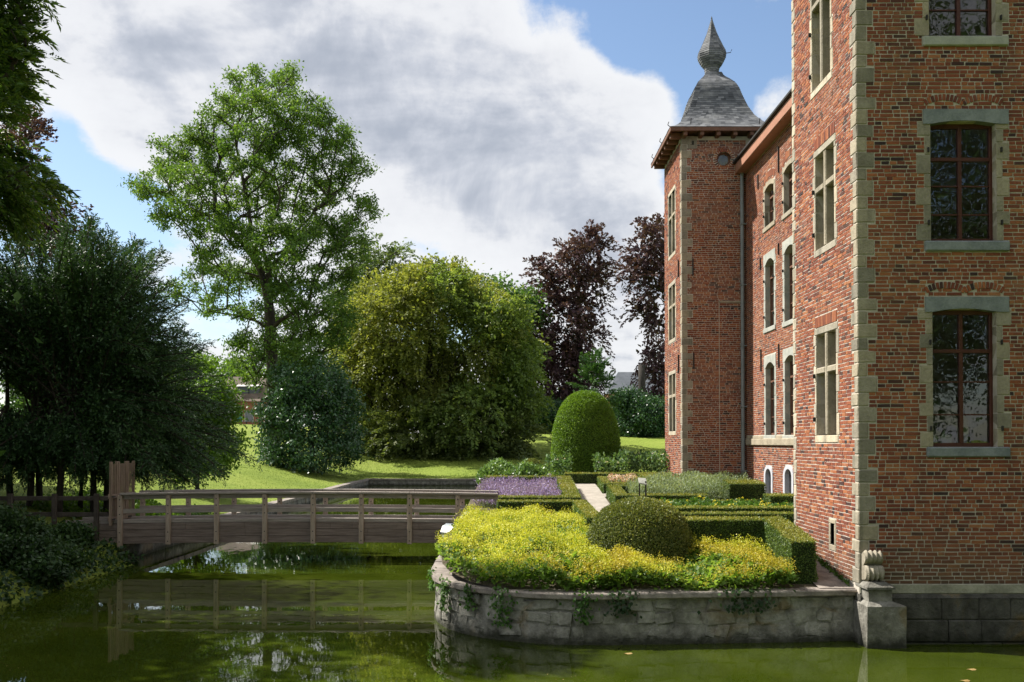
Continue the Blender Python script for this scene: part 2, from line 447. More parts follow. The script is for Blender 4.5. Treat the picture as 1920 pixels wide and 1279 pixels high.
# ------------------------------------------------------------------ ground heights
def interp(t, xs, ys): return np.interp(t, xs, ys)
def zg(y, x=0):      # garden terrace
    return interp(y, [15, 16.2, 18.4, 20, 24, 27.5, 32.5, 37, 45], [.80, .82, 1.12, 1.2, 1.27, 1.33, 1.75, 2.0, 2.1])
def sstep(t): t = np.clip(t, 0, 1); return t*t*(3-2*t)
BANKX, BANKY = -10.7, 75.0
def zland(x, y):
    x = np.asarray(x, float); y = np.asarray(y, float)
    far = 3.7*sstep((y-BANKY+3)/48)
    left = 1.15*sstep((BANKX-x)/7)*(1-.0*y) + .9*sstep((BANKX-6-x)/25)
    left = left*(1-.6*sstep((y-90)/50))
    bump = .18*snoise(x*.35, y*.35, 1, 2)*sstep(np.maximum(BANKX-x, y-BANKY)/4)
    return .5 + far + left + bump

def build_ground():
    xs = np.unique(np.round(np.concatenate([[-2500, -1200, -600, -300, -200, -150], np.arange(-120, -30, 5), np.arange(-30, BANKX, .9), [BANKX-.02, BANKX+.02], np.arange(-8, 60, 4), [60, 90, 130, 200, 300, 600, 1200, 2500]]), 3))
    ys = np.unique(np.round(np.concatenate([[-600, -200, -80, -30, -10, 2], np.arange(6, 72, 2.0), [BANKY-.02, BANKY+.02], np.arange(76, 110, 1.5), np.arange(110, 160, 4), [170, 200, 300, 600, 1200, 3000]]), 3))
    X, Y = np.meshgrid(xs, ys); Z = zland(X, Y)
    moat = (X > BANKX) & (Y < BANKY) & (Y > 4) & (X < 45)
    Z[moat] = -1.2
    Z[(X > BANKX) & (Y <= 4)] = 1.2
    Z[(X > BANKX) & (X < BANKX+.1) & (Y < 27) & (Y > 4)] = .42
    nx, ny = len(xs), len(ys)
    V = np.stack([X, Y, Z], -1).reshape(-1, 3)
    F = [(j*nx+i, j*nx+i+1, (j+1)*nx+i+1, (j+1)*nx+i) for j in range(ny-1) for i in range(nx-1)]
    me = bpy.data.meshes.new('ground'); me.from_pydata(V.tolist(), [], F); me.materials.append(M['lawn_grass'])
    me.polygons.foreach_set('use_smooth', np.ones(len(F), bool)); me.update()
    o = bpy.data.objects.new('ground', me); COL.objects.link(o)
    tag(o, 'mown green park lawn sloping down to the moat', 'lawn', kind='structure')
    w = MB(); w.quad((BANKX-.3, -30, 0), (60, -30, 0), (60, BANKY+.3, 0), (BANKX-.3, BANKY+.3, 0))
    wo = w.obj('moat_water', 'moat_water'); tag(wo, 'still green moat water below the bridge', 'water', kind='structure')
    # road far on the left
    r = MB()
    for k in range(12):
        x0, x1 = -62+4*k, -58+4*k
        ya, yb = 128, 140
        r.quad(*[(x, y, float(zland(x, y))+.06) for x, y in ((x0, ya), (x1, ya), (x1, yb), (x0, yb))])
    tag(r.obj('road', 'asphalt'), 'pale road beyond the lawn by the cottage', 'road', kind='structure')
build_ground()

# terrace outline (outer face of its wall), front right to back left
TPATH = [(5.69, 16.42), (4.6, 16.3), (3.5, 16.2), (2.47, 16.12), (1.7, 16.05), (1.1, 16.05), (.5, 16.16), (-.05, 16.4), (-.45, 16.68), (-.8, 17.05), (-1.08, 17.5), (-1.27, 18.0), (-1.38, 18.7), (-1.42, 19.6), (-1.42, 21), (-1.4, 23), (-1.38, 25), (-1.36, 27), (-1.3, 29), (-1.2, 32), (-1.1, 36), (-1.1, 40)]
def resample(path, step):
    P = np.array(path, float); d = np.r_[0, np.cumsum(np.linalg.norm(np.diff(P, axis=0), axis=1))]
    n = max(2, int(round(d[-1]/step))+1); t = np.linspace(0, d[-1], n)
    return np.stack([np.interp(t, d, P[:, i]) for i in range(P.shape[1])], 1), d[-1]
def path_frame(P):
    T = np.gradient(P, axis=0); T /= np.linalg.norm(T, axis=1, keepdims=True)
    return T, np.stack([-T[:, 1], T[:, 0]], 1)      # tangent, left normal
COPZ = .84
def build_terrace():
    P, L = resample(TPATH, .25); T, N = path_frame(P)
    out = -N                                     # walking right->left along the front, outside (-Y) is on the left side
    if out[4][1] > 0: out = -out
    # ground sheet of the terrace
    m = MB()
    ins = P - out*.12
    for i in range(len(P)-1):
        xa, ya = ins[i]; xb, yb = ins[i+1]
    rows = np.r_[np.arange(16.3, 40.1, .6)]
    def leftx(y):
        sel = [(p[0]) for p in ins if abs(p[1]-y) < .35]
        return min(sel) if sel else -1.2
    for j in range(len(rows)-1):
        y0, y1 = rows[j], rows[j+1]
        xa, xb = leftx(y0), leftx(y1)
        if y0 < 16.5: xa = max(xa, .1)
        ra, rb = (5.7 if y0 < 19.9 else 7.85), (5.7 if y1 < 19.9 else 7.85)
        if y0 >= 36.2: ra = rb = 12
        m.quad((xa, y0, zg(y0)-.02), (ra, y0, zg(y0)-.02), (rb, y1, zg(y1)-.02), (xb, y1, zg(y1)-.02))
    g = m.obj('garden_terrace', 'soil'); tag(g, 'planted garden terrace beside the castle', 'terrace', kind='structure')
    m = MB()
    m.quad((5.69, 16.4, .86), (5.1, 16.4, .86), (5.1, 18.4, 1.14), (5.69, 18.4, 1.14)); m.quad((5.69, 18.4, 1.14), (5.1, 18.4, 1.14), (5.1, 20.4, 1.235), (5.69, 20.4, 1.235))
    tag(m.obj('paved_strip', 'coping'), 'grey paved strip between clipped hedge and castle wall', 'pavement', kind='structure')
    m = MB(); ys = np.arange(20.5, 37.1, .5)
    for a, b in zip(ys[:-1], ys[1:]): m.quad((2.0, a, zg(a)+.012), (2.93, a, zg(a)+.012), (2.93, b, zg(b)+.012), (2.0, b, zg(b)+.012))
    for a, b in ((30.45, 30.85), (30.85, 31.15)): m.quad((2.93, a, zg(a)+.014), (7, a, zg(a)+.014), (7, b, zg(b)+.014), (2.93, b, zg(b)+.014))
    tag(m.obj('garden_path', 'path_sand'), 'pale sandy garden path between clipped hedges', 'path', kind='structure')
    # retaining wall: rough core, rubble stones, coping slabs
    root = empty('terrace_wall', (2, 16.2, 0)); tag(root, 'curved grey rubble retaining wall round the flower terrace', 'wall')
    c = MB(); zs = [-.6, -.02, .1, .35, .55, .75]
    for i in range(len(P)-1):
        for z0, z1 in zip(zs[:-1], zs[1:]):
            def pt(k, z):
                d = -.03 + .035*snoise(k*.9, z*7, 1, 1.3) + (.05 if z < .12 else 0)
                return (*(P[k]+out[k]*d), z)
            c.quad(pt(i, z0), pt(i+1, z0), pt(i+1, z1), pt(i, z1))
    c.obj('wall_core', 'rubble_mortar', root)
    Pf, Lf = resample(TPATH, .05); Tf, Nf = path_frame(Pf); of = -Nf
    if of[20][1] > 0: of = -of
    s_end = 16.0
    variants = []
    for k in range(8):
        h = np.array([.5, .5, .5]); v, f = cbox(h, .13)
        v = v + rng.uniform(-.12, .12, v.shape)
        mm = MB(); mm.add(v, f); me = mm.mesh('stone', 'rubble', smooth=False); variants.append(me)
    for z0, hh in ((-.12, .2), (.09, .22), (.32, .2), (.53, .2)):
        s = rng.uniform(0, .2)
        while s < s_end:
            ln = rng.uniform(.14, .55)
            i = min(int((s+ln/2)/.05), len(Pf)-1)
            p = Pf[i] + of[i]*rng.uniform(-.108, -.062)
            o = bpy.data.objects.new('stone', variants[rng.integers(8)]); COL.objects.link(o); o.parent = root
            o.location = Vector((p[0], p[1], z0+hh/2+rng.uniform(-.015, .015))) - root.location
            o.rotation_euler = (rng.uniform(-.06, .06), rng.uniform(-.12, .12), math.atan2(Tf[i][1], Tf[i][0])+rng.uniform(-.03, .03))
            o.scale = ((ln-.02)*1.05, rng.uniform(.13, .19), hh*rng.uniform(.85, 1.25))
            s += ln
    s = 0
    while s < 24:
        ln = rng.uniform(.85, 1.25); a, b = int(s/.05), min(int((s+ln-.012)/.05), len(Pf)-1)
        if b-a < 3: break
        idx = np.unique(np.r_[np.arange(a, b, 4), b])
        m = MB(); dz = rng.uniform(-.008, .008); vs = []
        for i in idx:
            for (d, z) in ((.07, COPZ-.10), (.085, COPZ-.085), (.085, COPZ-.02), (.07, COPZ), (-.34, COPZ+.004), (-.34, COPZ-.10)):
                q = Pf[i]+of[i]*(d+rng.uniform(-.004, .004)); vs.append((q[0], q[1], z+dz))
        n = len(idx); fs = []
        for i in range(n-1):
            for k in range(6): fs.append((i*6+k, i*6+(k+1) % 6, (i+1)*6+(k+1) % 6, (i+1)*6+k))
        fs.append(tuple(range(6))); fs.append(tuple((n-1)*6+k for k in range(6)))
        m.add(vs, fs); m.obj('coping_stone', 'coping', root)
        s += ln
    # moat banks
    def bank(name, a, b, label, n):
        r = empty(name, (*a, 0)); tag(r, label, 'wall')
        m = MB(); a = np.array(a, float); b = np.array(b, float); d = (b-a)/n; nn = np.array([-d[1], d[0]]); nn /= np.linalg.norm(nn)
        for i in range(n):
            p, q = a+d*i, a+d*(i+1)-d*.01
            for (z0, z1, w) in ((-.8, .38, .16), (.385, .52, .24)):
                ww = w+rng.uniform(-.012, .012)
                A = [(*(p+nn*ww), z0), (*(q+nn*ww), z0), (*(q-nn*ww), z0), (*(p-nn*ww), z0)]
                B = [(x, y, z1+rng.uniform(-.01, .01)) for x, y, _ in A]
                mm = MB() if z0 > 0 else m
                mm.add(A+B, [(0, 1, 5, 4), (1, 2, 6, 5), (2, 3, 7, 6), (3, 0, 4, 7), (4, 5, 6, 7)])
                if z0 > 0: mm.obj('coping_stone', 'coping', r)
        m.obj('wall_core', 'rubble_mortar', r)
    bank('bank_wall', (BANKX, 27.5), (BANKX, BANKY-.25), 'low stone moat edge along the left lawn, partly behind the bridge', 30)
    bank('bank_wall', (BANKX-.25, BANKY), (30, BANKY), 'low dark stone moat edge at the far end, below the weeping beech', 26)
build_terrace()

# ------------------------------------------------------------------ castle
NY, FY = 16.23, 32.7            # front planes of the near and the far tower
TX, WX = 5.70, 7.80             # left faces of the towers, face of the wing
NW, ND = 3.5, 3.67              # near tower width and depth
FW, FD = 2.76, 3.6
TOPZ = 13.35
castle = empty('castle', (7.5, 25, 0))
tag(castle, 'red brick castle with two corner towers, pale stone quoins and slate roofs', 'castle')

class Frame:
    def __init__(s, O, U, N): s.O = np.array(O, float); s.U = np.array(U, float); s.N = np.array(N, float); s.V = np.array((0, 0, 1.0))
    def p(s, u, v, n=0.0): return s.O + s.U*u + s.V*v + s.N*n
    @property
    def axes(s): return np.array([s.U, s.V, s.N])
    def box(s, mb, u0, u1, v0, v1, n0, n1, ch=0.0, jit=0.0, tone=None):
        mb.box((u0, v0, n0), (u1, v1, n1), ch, axes=s.axes, org=s.O, jit=jit, tone=tone)
NF = Frame((TX, NY, 0), (1, 0, 0), (0, -1, 0)); NS = Frame((TX, NY, 0), (0, 1, 0), (-1, 0, 0))
FF = Frame((TX, FY, 0), (1, 0, 0), (0, -1, 0)); FS = Frame((TX, FY, 0), (0, 1, 0), (-1, 0, 0))
WF = Frame((WX, NY+ND, 0), (0, 1, 0), (-1, 0, 0))
WLEN = FY-(NY+ND)
def uv(frame, px, py):
    if abs(frame.N[1]) > .5: q = atY(px, py, frame.O[1])
    else: q = atX(px, py, frame.O[0])
    d = q-frame.O; return float(d @ frame.U), float(d[2])

def wall_sheet(mb, fr, W, z0, z1, holes, depth=.22):
    us = sorted({0, W, *[h[0] for h in holes], *[h[1] for h in holes]}); vs = sorted({z0, z1, *[h[2] for h in holes], *[h[3] for h in holes]})
    for a, b in zip(us[:-1], us[1:]):
        for c, d in zip(vs[:-1], vs[1:]):
            mu, mv = (a+b)/2, (c+d)/2
            if any(h[0] < mu < h[1] and h[2] < mv < h[3] for h in holes): continue
            mb.quad(fr.p(a, c), fr.p(b, c), fr.p(b, d), fr.p(a, d))
    for (a, b, c, d) in holes:
        for (p, q) in (((a, c), (b, c)), ((b, c), (b, d)), ((b, d), (a, d)), ((a, d), (a, c))):
            mb.quad(fr.p(*p), fr.p(*q), fr.p(*q, -depth), fr.p(*p, -depth))

COURSE = .0652
def lay(W, z0, z1, excl, seed, inset=0.0):
    r = random.Random(seed); res = []
    nrow = int((z1-z0)/COURSE)
    for k in range(nrow):
        v0 = z0+k*COURSE; v1 = v0+COURSE-.0145; vm = (v0+v1)/2
        segs = [(inset, W-inset)]
        for (a, b, c, d) in excl:
            if c < vm < d:
                ns = []
                for s0, s1 in segs:
                    if b <= s0 or a >= s1: ns.append((s0, s1))
                    else:
                        if a > s0: ns.append((s0, a))
                        if b < s1: ns.append((b, s1))
                segs = ns
        for s0, s1 in segs:
            if s1-s0 < .04: continue
            u = s0 + .006
            long_row = (k % 2 == 0)
            if r.random() < .12: long_row = not long_row
            first = True
            while u < s1-.03:
                L = r.gauss(.208, .016) if (long_row != (r.random() < .22)) else r.gauss(.102, .010)
                if first: L *= r.choice((.5, .75, 1)); first = False
                L = max(.05, L)
                if s1-(u+L) < .06: L = s1-u-.006
                t = r.random(); dv = r.gauss(0, .0018)
                res.append((u, min(u+L, s1-.004), v0+dv, v1+dv+r.gauss(0, .0015), t))
                u += L+r.uniform(.011, .019)
    return res
def brick_mesh(mb, fr, bricks, base=0.0, jit=.003):
    for (a, b, c, d, t) in bricks:
        n = base+random.uniform(.003, .008)
        P = [(a, c), (b, c), (b, d), (a, d)]
        fr_v = [fr.p(p[0]+random.uniform(-jit, jit), p[1]+random.uniform(-jit, jit), n+random.uniform(-.002, .002)) for p in P]
        bk = [fr.p(*p, base-.004) for p in P]
        mb.add(fr_v+bk, [(0, 1, 2, 3), (0, 4, 5, 1), (1, 5, 6, 2), (2, 6, 7, 3), (3, 7, 4, 0)], t)

def quoins(frA, frB, z0, z1, mat, hgt=.235, longs=(.29, .155), shorts=(.17, .30), seed=3, uA=0, uB=0, sA=1, sB=1):
    """corner stones: frA/frB meet at a vertical edge; returns exclusions on both faces"""
    r = random.Random(seed); ea, eb = [], []; z = z0; k = 0
    while z < z1:
        h = hgt*r.uniform(.86, 1.14)
        la = (longs[0] if k % 2 else longs[1])*r.uniform(.9, 1.08); lb = (shorts[0] if k % 2 else shorts[1])*r.uniform(.9, 1.08)
        mb = MB()
        a = (uA, uA+sA*la); b = (uB, uB+sB*lb)
        # L-shaped block as one box spanning both faces
        pr = .012
        p0 = frA.p(a[0], z+.004, 0)
        ext = np.array([frA.p(a[1], z, 0), frB.p(b[1], z, 0), frA.p(a[0], z, pr)+frB.N*pr])
        allp = np.vstack([p0, ext]); lo = allp.min(0); hi = allp.max(0)
        mb.box((lo[0], lo[1], z+.004), (hi[0], hi[1], z+h-.004), .014, jit=.004)
        mb.obj('quoin', mat, castle)
        ea.append((min(a)-.004, max(a)+.008, z, z+h)); eb.append((min(b)-.004, max(b)+.008, z, z+h))
        z += h; k += 1
    return ea, eb

def bar(fr, mb, u0, u1, v0, v1, n0, n1, ch=.004): fr.box(mb, u0, u1, v0, v1, n0, n1, ch)
def casement(fr, u0, u1, v0, v1, rec, rows, wood='window_wood', fw=.045, transom=None, cols=2, glass=True, arch=0.0):
    """timber window: returns the window object (frame mesh) with panes as children"""
    m = MB(); n0, n1 = -rec, -rec+.06
    bar(fr, m, u0, u0+fw, v0, v1, n0, n1); bar(fr, m, u1-fw, u1, v0, v1, n0, n1)
    bar(fr, m, u0+fw, u1-fw, v0, v0+fw*1.3, n0, n1-.002); bar(fr, m, u0+fw, u1-fw, v1-fw-arch, v1, n0, n1-.002)
    du = (u1-u0)/cols
    for c in range(1, cols): bar(fr, m, u0+c*du-fw*.6, u0+c*du+fw*.6, v0+fw, v1-fw, n0, n1+.008)
    if transom: bar(fr, m, u0+fw, u1-fw, transom-fw*.6, transom+fw*.6, n0, n1+.012)
    for v in rows:
        for c in range(cols): bar(fr, m, u0+c*du+fw*.5, u0+(c+1)*du-fw*.5, v-.011, v+.011, n0+.01, n1-.012, .002)
    w = m.obj('window', wood, castle)
    vs = [v0+fw] + sorted(list(rows)+([transom] if transom else [])) + [v1-fw-arch]
    for c in range(cols):
        for a, b in zip(vs[:-1], vs[1:]):
            g = MB(); g.quad(fr.p(u0+c*du+fw*.4, a, n0+.02), fr.p(u0+(c+1)*du-fw*.4, a, n0+.02), fr.p(u0+(c+1)*du-fw*.4, b, n0+.02), fr.p(u0+c*du+fw*.4, b, n0+.02))
            g.obj('pane', 'window_glass', w)
    return w
def jambs(fr, w, u0, u1, v0, v1, mat, excl, wid=(.13, .21), hgt=.30, seed=1, proud=.012, rec=.2, reveal=True):
    r = random.Random(seed)
    for side in (0, 1):
        v = v0; k = side
        while v < v1-.02:
            h = min(hgt*r.uniform(.8, 1.2), v1-v)
            if v1-(v+h) < .08: h = v1-v
            ww = (wid[0] if k % 2 else wid[1])*r.uniform(.9, 1.1)
            m = MB()
            a, b = (u0-ww, u0) if side == 0 else (u1, u1+ww)
            fr.box(m, a, b, v+.003, v+h-.003, -rec, proud, .008, .002)
            m.obj('jamb_stone', mat, w)
            excl.append((a-.006, b+.006, v, v+h)); v += h; k += 1
def arch_bricks(fr, w, uc, half, v0, rise, excl, n=8, hb=.095, seed=0):
    """segmental relieving arch of bricks on edge; each brick its own piece"""
    R = (half*half+rise*rise)/(2*rise); vc = v0+rise-R; a0 = math.asin(min(.98, half/R))
    for k in range(n):
        ang = -a0+(k+.5)*2*a0/n
        m = MB()
        c, s = math.cos(ang), math.sin(ang)
        ax = np.array([fr.U*c - fr.V*s, fr.U*s+fr.V*c, fr.N])
        wd = 2*a0*R/n
        m.box((-wd/2+.006, R, 0), (wd/2-.006, R+hb, .014), .002, axes=ax, org=fr.p(uc, vc, 0), jit=.0015)
        m.obj('arch_brick', 'brick_single', w)
    for k in range(16):
        ua, ub = uc-half*1.06+k*half*2.12/16, uc-half*1.06+(k+1)*half*2.12/16; um = (ua+ub)/2-uc
        va = vc+math.sqrt(max(0, R*R-um*um)); vb = vc+math.sqrt(max(0, (R+hb)**2-um*um))
        excl.append((ua-.003, ub+.003, va-.02, vb+.012))

def build_castle():
    wall = MB(); bricks_all = MB()
    # ---------------- near tower, shaded front
    ex, holes = [], []
    specs = [((1748, 1870), (580, 838), True), ((1744, 1869), (228, 452), True), ((1740, 1867), (-170, 68), False)]
    for i, (xx, yy, arch) in enumerate(specs):
        u0, v1 = uv(NF, xx[0], yy[0]); u1, v0 = uv(NF, xx[1], yy[1])
        holes.append((u0, u1, v0, v1))
        H = v1-v0; tr = v0+H*.70
        w = casement(NF, u0, u1, v0+.0, v1, .19, [v0+H*.235, v0+H*.475], transom=tr, arch=.025, fw=.05)
        jambs(NF, w, u0, u1, v0, v1, 'limestone', ex, (.10, .22), .27, seed=i+4)
        m = MB(); lo, hi = u0-.11, u1+.2
        NF.box(m, lo, hi, v0-.17, v0-.002, -.18, .05, .02, .004); m.obj('sill', 'bluestone' if i < 2 else 'grey_frame', w)
        ex.append((lo-.005, hi+.005, v0-.175, v0))
        m = MB()                                                        # cambered lintel
        lo, hi = u0-.12, u1+.2; n = 10; vs = []
        for k in range(n+1):
            u = lo+(hi-lo)*k/n; tt = (u-(u0+u1)/2)/((u1-u0)/2)
            vb = v1-.055*min(1, tt*tt)+.01 if abs(tt) <= 1 else v1-.045
            for (v, nn) in ((vb, .03), (v1+.20, .03), (v1+.20, -.19), (vb, -.19)): vs.append(NF.p(u, v, nn))
        fs = [(i4*4+k, i4*4+(k+1) % 4, (i4+1)*4+(k+1) % 4, (i4+1)*4+k) for i4 in range(n) for k in range(4)]+[(0, 1, 2, 3), tuple(n*4+k for k in range(4))]
        m.add(vs, fs); m.obj('lintel', 'bluestone', w)
        ex.append((lo-.01, hi+.01, v1-.06, v1+.21))
        for du in (-.31, .32): arch_bricks(NF, w, (u0+u1)/2+du, .30, v1+.26, .085, ex, 11, .105)
        for su in (u0-.045, u1+.075):                                   # shutter hooks
            for sv in (v0+.3, v0+H*.76):
                m = MB(); NF.box(m, su-.012, su+.012, sv-.04, sv+.04, 0, .05, .004); m.obj('shutter_hook', 'iron', w)
    u0, u1, v0, v1 = holes[0]                                           # things on the lowest inner sill
    for k, (a, b, h) in enumerate(((.05, .24, .16), (.33, .50, .18), (.62, .80, .30))):
        m = MB(); NF.box(m, u0+a, u0+b, v0+.03, v0+.03+h, -.42-.05*k, -.40-.05*k, .003); m.obj('card', 'card', castle)
    m = MB(); NF.box(m, u0-.2, u1+.2, v0-.03, v0+.025, -.7, -.24, .005); m.obj('inner_shelf', 'dark_interior', castle)
    qa, qb = quoins(NF, NS, .95, TOPZ, 'limestone', seed=5)
    ex += qa
    ex.append((0, .3, 0, .95))
    wall_sheet(wall, NF, NW, -.5, TOPZ, holes)
    bf = lay(NW, .96, TOPZ, ex+holes, 11)
    # the 300 longest bricks in view are pieces of their own
    vis = [b for b in bf if b[0] < 2.75 and b[3] < 10.6]
    vis.sort(key=lambda b: -(b[1]-b[0])); single = set(map(id, vis[:300]))
    brick_mesh(bricks_all, NF, [b for b in bf if id(b) not in single])
    var = []
    for k in range(6):
        v, f = cbox(np.array([.5, .5, .5]), .03); v = v+np.random.default_rng(k).uniform(-.025, .025, v.shape)
        mm = MB(); mm.add(v, f); var.append(mm.mesh('brick', 'brick_single'))
    for (a, b, c, d, t) in vis[:300]:
        o = bpy.data.objects.new('brick', var[random.randrange(6)]); COL.objects.link(o); o.parent = castle
        o.location = Vector(NF.p((a+b)/2, (c+d)/2, random.uniform(-.006, -.001))) - castle.location
        o.scale = (b-a, .02, d-c)
    # ---------------- near tower, sunlit side
    ex, holes = list(qb), []
    for i, (xx, yt, yb) in enumerate((((1527, 1571), 619, 829), ((1527, 1569), 287, 485), ((1522, 1563), -80, 187))):
        ua, _ = uv(NS, xx[1], 500); ub, _ = uv(NS, xx[0], 500)
        _, vt = uv(NS, xx[0], yt); _, vb = uv(NS, xx[0], yb)
        ua += .10; ub -= .10; vb += .12; vt -= .12
        holes.append((ua, ub, vb, vt))
        m = MB(); um = (ua+ub)/2; vm = vb+(vt-vb)*.64
        NS.box(m, um-.055, um+.055, vb, vt, -.2, .01, .02); NS.box(m, ua, um-.055, vm-.06, vm+.06, -.2, .012, .02); NS.box(m, um+.055, ub, vm-.06, vm+.06, -.2, .012, .02)
        w = m.obj('window', 'limestone', castle)
        for (a, b) in ((ua, um-.05), (um+.05, ub)):
            for (c, d) in ((vb, vm-.05), (vm+.05, vt)):
                g = MB(); g.quad(NS.p(a, c, -.19), NS.p(b, c, -.19), NS.p(b, d, -.19), NS.p(a, d, -.19)); g.obj('pane', 'window_glass', w)
                g = MB(); NS.box(g, a+.0, a+.035, c, d, -.185, -.15, .004); NS.box(g, b-.035, b, c, d, -.185, -.15, .004); g.obj('casement', 'brown_wood', w)
        jambs(NS, w, ua, ub, vb, vt, 'limestone_pale', ex, (.08, .15), .33, seed=i+20)
        for (a, b, nm) in ((vb-.13, vb, 'sill'), (vt, vt+.13, 'lintel')):
            m = MB(); NS.box(m, ua-.09, ub+.09, a, b, -.2, .014, .012, .003); m.obj(nm, 'limestone_pale', w); ex.append((ua-.1, ub+.1, a-.004, b+.004))
        nsol = 14
        for k in range(nsol):                                           # soldier bricks over the lintel
            a = ua-.05+(ub-ua+.1)*k/nsol
            m = MB(); NS.box(m, a+.006, a+(ub-ua+.1)/nsol-.006, vt+.14, vt+.33, 0, .012, .002, .002); m.obj('arch_brick', 'brick_single', w)
        ex.append((ua-.06, ub+.06, vt+.13, vt+.34))
        for sv in (vb+.3, vb+1.1):
            m = MB(); NS.box(m, ub+.03, ub+.055, sv-.04, sv+.04, 0, .06, .004); m.obj('shutter_hook', 'iron', w)
    ua, vt = uv(NS, 1568, 975); ub, vb = uv(NS, 1555, 1030)              # small slot
    holes.append((ua+.09, ub-.09, vb+.1, vt-.08))
    m = MB(); NS.box(m, ua, ub, vb, vb+.1, -.2, .014, .01); NS.box(m, ua, ub, vt-.08, vt, -.2, .014, .01); NS.box(m, ua, ua+.09, vb+.1, vt-.08, -.2, .012, .01); NS.box(m, ub-.09, ub, vb+.1, vt-.08, -.2, .012, .01)
    w = m.obj('slot_window', 'limestone', castle); ex.append((ua-.01, ub+.01, vb-.01, vt+.01))
    g = MB(); g.quad(NS.p(ua, vb, -.18), NS.p(ub, vb, -.18), NS.p(ub, vt, -.18), NS.p(ua, vt, -.18)); g.obj('pane', 'window_glass', w)
    back = Frame((TX, NY+ND, 0), (1, 0, 0), (0, 1, 0))
    qa2, qb2 = quoins(NS, back, .95, TOPZ, 'limestone_pale', seed=9, uA=ND, sA=-1, shorts=(.2, .3), longs=(.2, .12))
    ex += qa2
    wall_sheet(wall, NS, ND, -.5, TOPZ, holes)
    brick_mesh(bricks_all, NS, lay(ND, .96, TOPZ, ex+holes, 12))
    # other faces of the near tower (closed shell)
    for a, b in (((TX+NW, NY), (TX+NW, NY+ND)), ((TX, NY+ND), (TX+NW, NY+ND))):
        wall.quad((*a, -.5), (*b, -.5), (*b, TOPZ), (*a, TOPZ))
    for zf in (4.0, 7.4, 10.9): wall.quad((TX+.25, NY+.25, zf), (TX+NW-.1, NY+.25, zf), (TX+NW-.1, NY+ND-.1, zf), (TX+.25, NY+ND-.1, zf))
    wall.obj('near_tower_wall', 'mortar', castle)
    # plinth of the near tower
    for (z0, z1, pr) in ((-.5, .02, .115), (.03, .38, .10), (.39, .74, .085)):
        u = -.02-random.random()*.3
        while u < NW:
            ln = random.uniform(.45, .95); m = MB(); NF.box(m, max(u, -.02), min(u+ln-.008, NW), z0, z1, -.05, pr+random.uniform(-.008, .008), .016, .004); m.obj('plinth_stone', 'plinth', castle); u += ln
    m = MB()
    NF.box(m, -.02, NW, -.5, .70, -.04, .06)
    m.quad(NF.p(0, .735, .09), NF.p(NW, .735, .09), NF.p(NW, .80, .03), NF.p(0, .80, .03))
    m.quad(NS.p(-.1, -.5, .02), NS.p(.4, -.5, .02), NS.p(.4, .8, .02), NS.p(-.1, .8, .02))
    m.obj('plinth', 'plinth', castle)
    m = MB(); NF.box(m, .0, NW, .80, .955, -.02, .028, .012); m.obj('plinth_band', 'plinth_band', castle)
    # ---------------- far tower
    wall = MB(); ex, holes = [], []
    cu, cvv = uv(FF, 1357.5, 298); R = .235                              # round window
    for k in range(26):
        a = k*2*math.pi/26; c, s = math.cos(a), math.sin(a); m = MB()
        m.box((-.021, R, 0), (.021, R+.115, .012), .003, axes=np.array([FF.U*c-FF.V*s, FF.U*s+FF.V*c, FF.N]), org=FF.p(cu, cvv, 0))
        m.obj('arch_brick', 'brick_single', castle)
    for k in range(-5, 6): ex.append((cu-math.sqrt(max(0, (R+.125)**2-(k*.035)**2)), cu+math.sqrt(max(0, (R+.125)**2-(k*.035)**2)), cvv+k*.035-.018, cvv+k*.035+.018))
    holes.append((cu-R, cu+R, cvv-R, cvv+R))
    m = MB()
    for k in range(24):
        a, b = k*math.pi/12, (k+1)*math.pi/12; q = lambda an, rr: FF.p(cu+rr*math.sin(an), cvv+rr*math.cos(an), .003)
        m.quad(q(a, R), q(b, R), q(b, R*1.52), q(a, R*1.52))
    m.obj('mortar_ring', 'mortar', castle)
    m = MB(); n = 24
    for r0, r1, na, nb in ((R*1.02, R*1.02, .012, -.2), (R*1.02, R*.74, -.14, -.14)):
        for k in range(n):
            a, b = k*2*math.pi/n, (k+1)*2*math.pi/n
            q = lambda an, rr, nn: FF.p(cu+rr*math.sin(an), cvv+rr*math.cos(an), nn)
            m.quad(q(a, r0, na), q(b, r0, na), q(b, r1, nb), q(a, r1, nb))
    wv = m.obj('round_window', 'brown_wood', castle)
    g = MB(); g.add([FF.p(cu+R*.76*math.sin(k*2*math.pi/n), cvv+R*.76*math.cos(k*2*math.pi/n), -.15) for k in range(n)], [tuple(range(n))]); g.obj('pane', 'window_glass', wv)
    for (px, py, op) in ((1298, 268, 'plinth'), (1414, 272, 'brown_wood')):        # putlog holes framed in stone
        a, b = uv(FF, px, py); m = MB()
        for (x0, x1, y0, y1) in ((-.15, -.06, -.2, .2), (.06, .15, -.2, .2), (-.06, .06, .07, .2), (-.06, .06, -.2, -.07)): FF.box(m, a+x0, a+x1, b+y0, b+y1, -.05, .014, .006)
        w = m.obj('vent_surround', 'limestone', castle); ex.append((a-.155, a+.155, b-.2, b+.2))
        m = MB(); FF.box(m, a-.06, a+.06, b-.07, b+.07, .001, .003); m.obj('vent', op, w)
    qa, qb = quoins(FF, FS, 1.9, 13.2, 'limestone', seed=15, longs=(.33, .17), shorts=(.18, .30)); ex += qa
    brick_mesh(bricks_all, FF, [b for b in lay(2.12, 1.95, 13.25, ex+holes+[(1.213, 1.229, 0, 7.95)], 13)], 0, .002)
    us, vt = uv(FF, 1349, 567)                                           # raised brick panel and its stone cap
    m = MB(); FF.box(m, us-.02, 2.1, vt-.02, vt+.05, -.02, .04, .01); m.obj('panel_cap', 'limestone', castle)
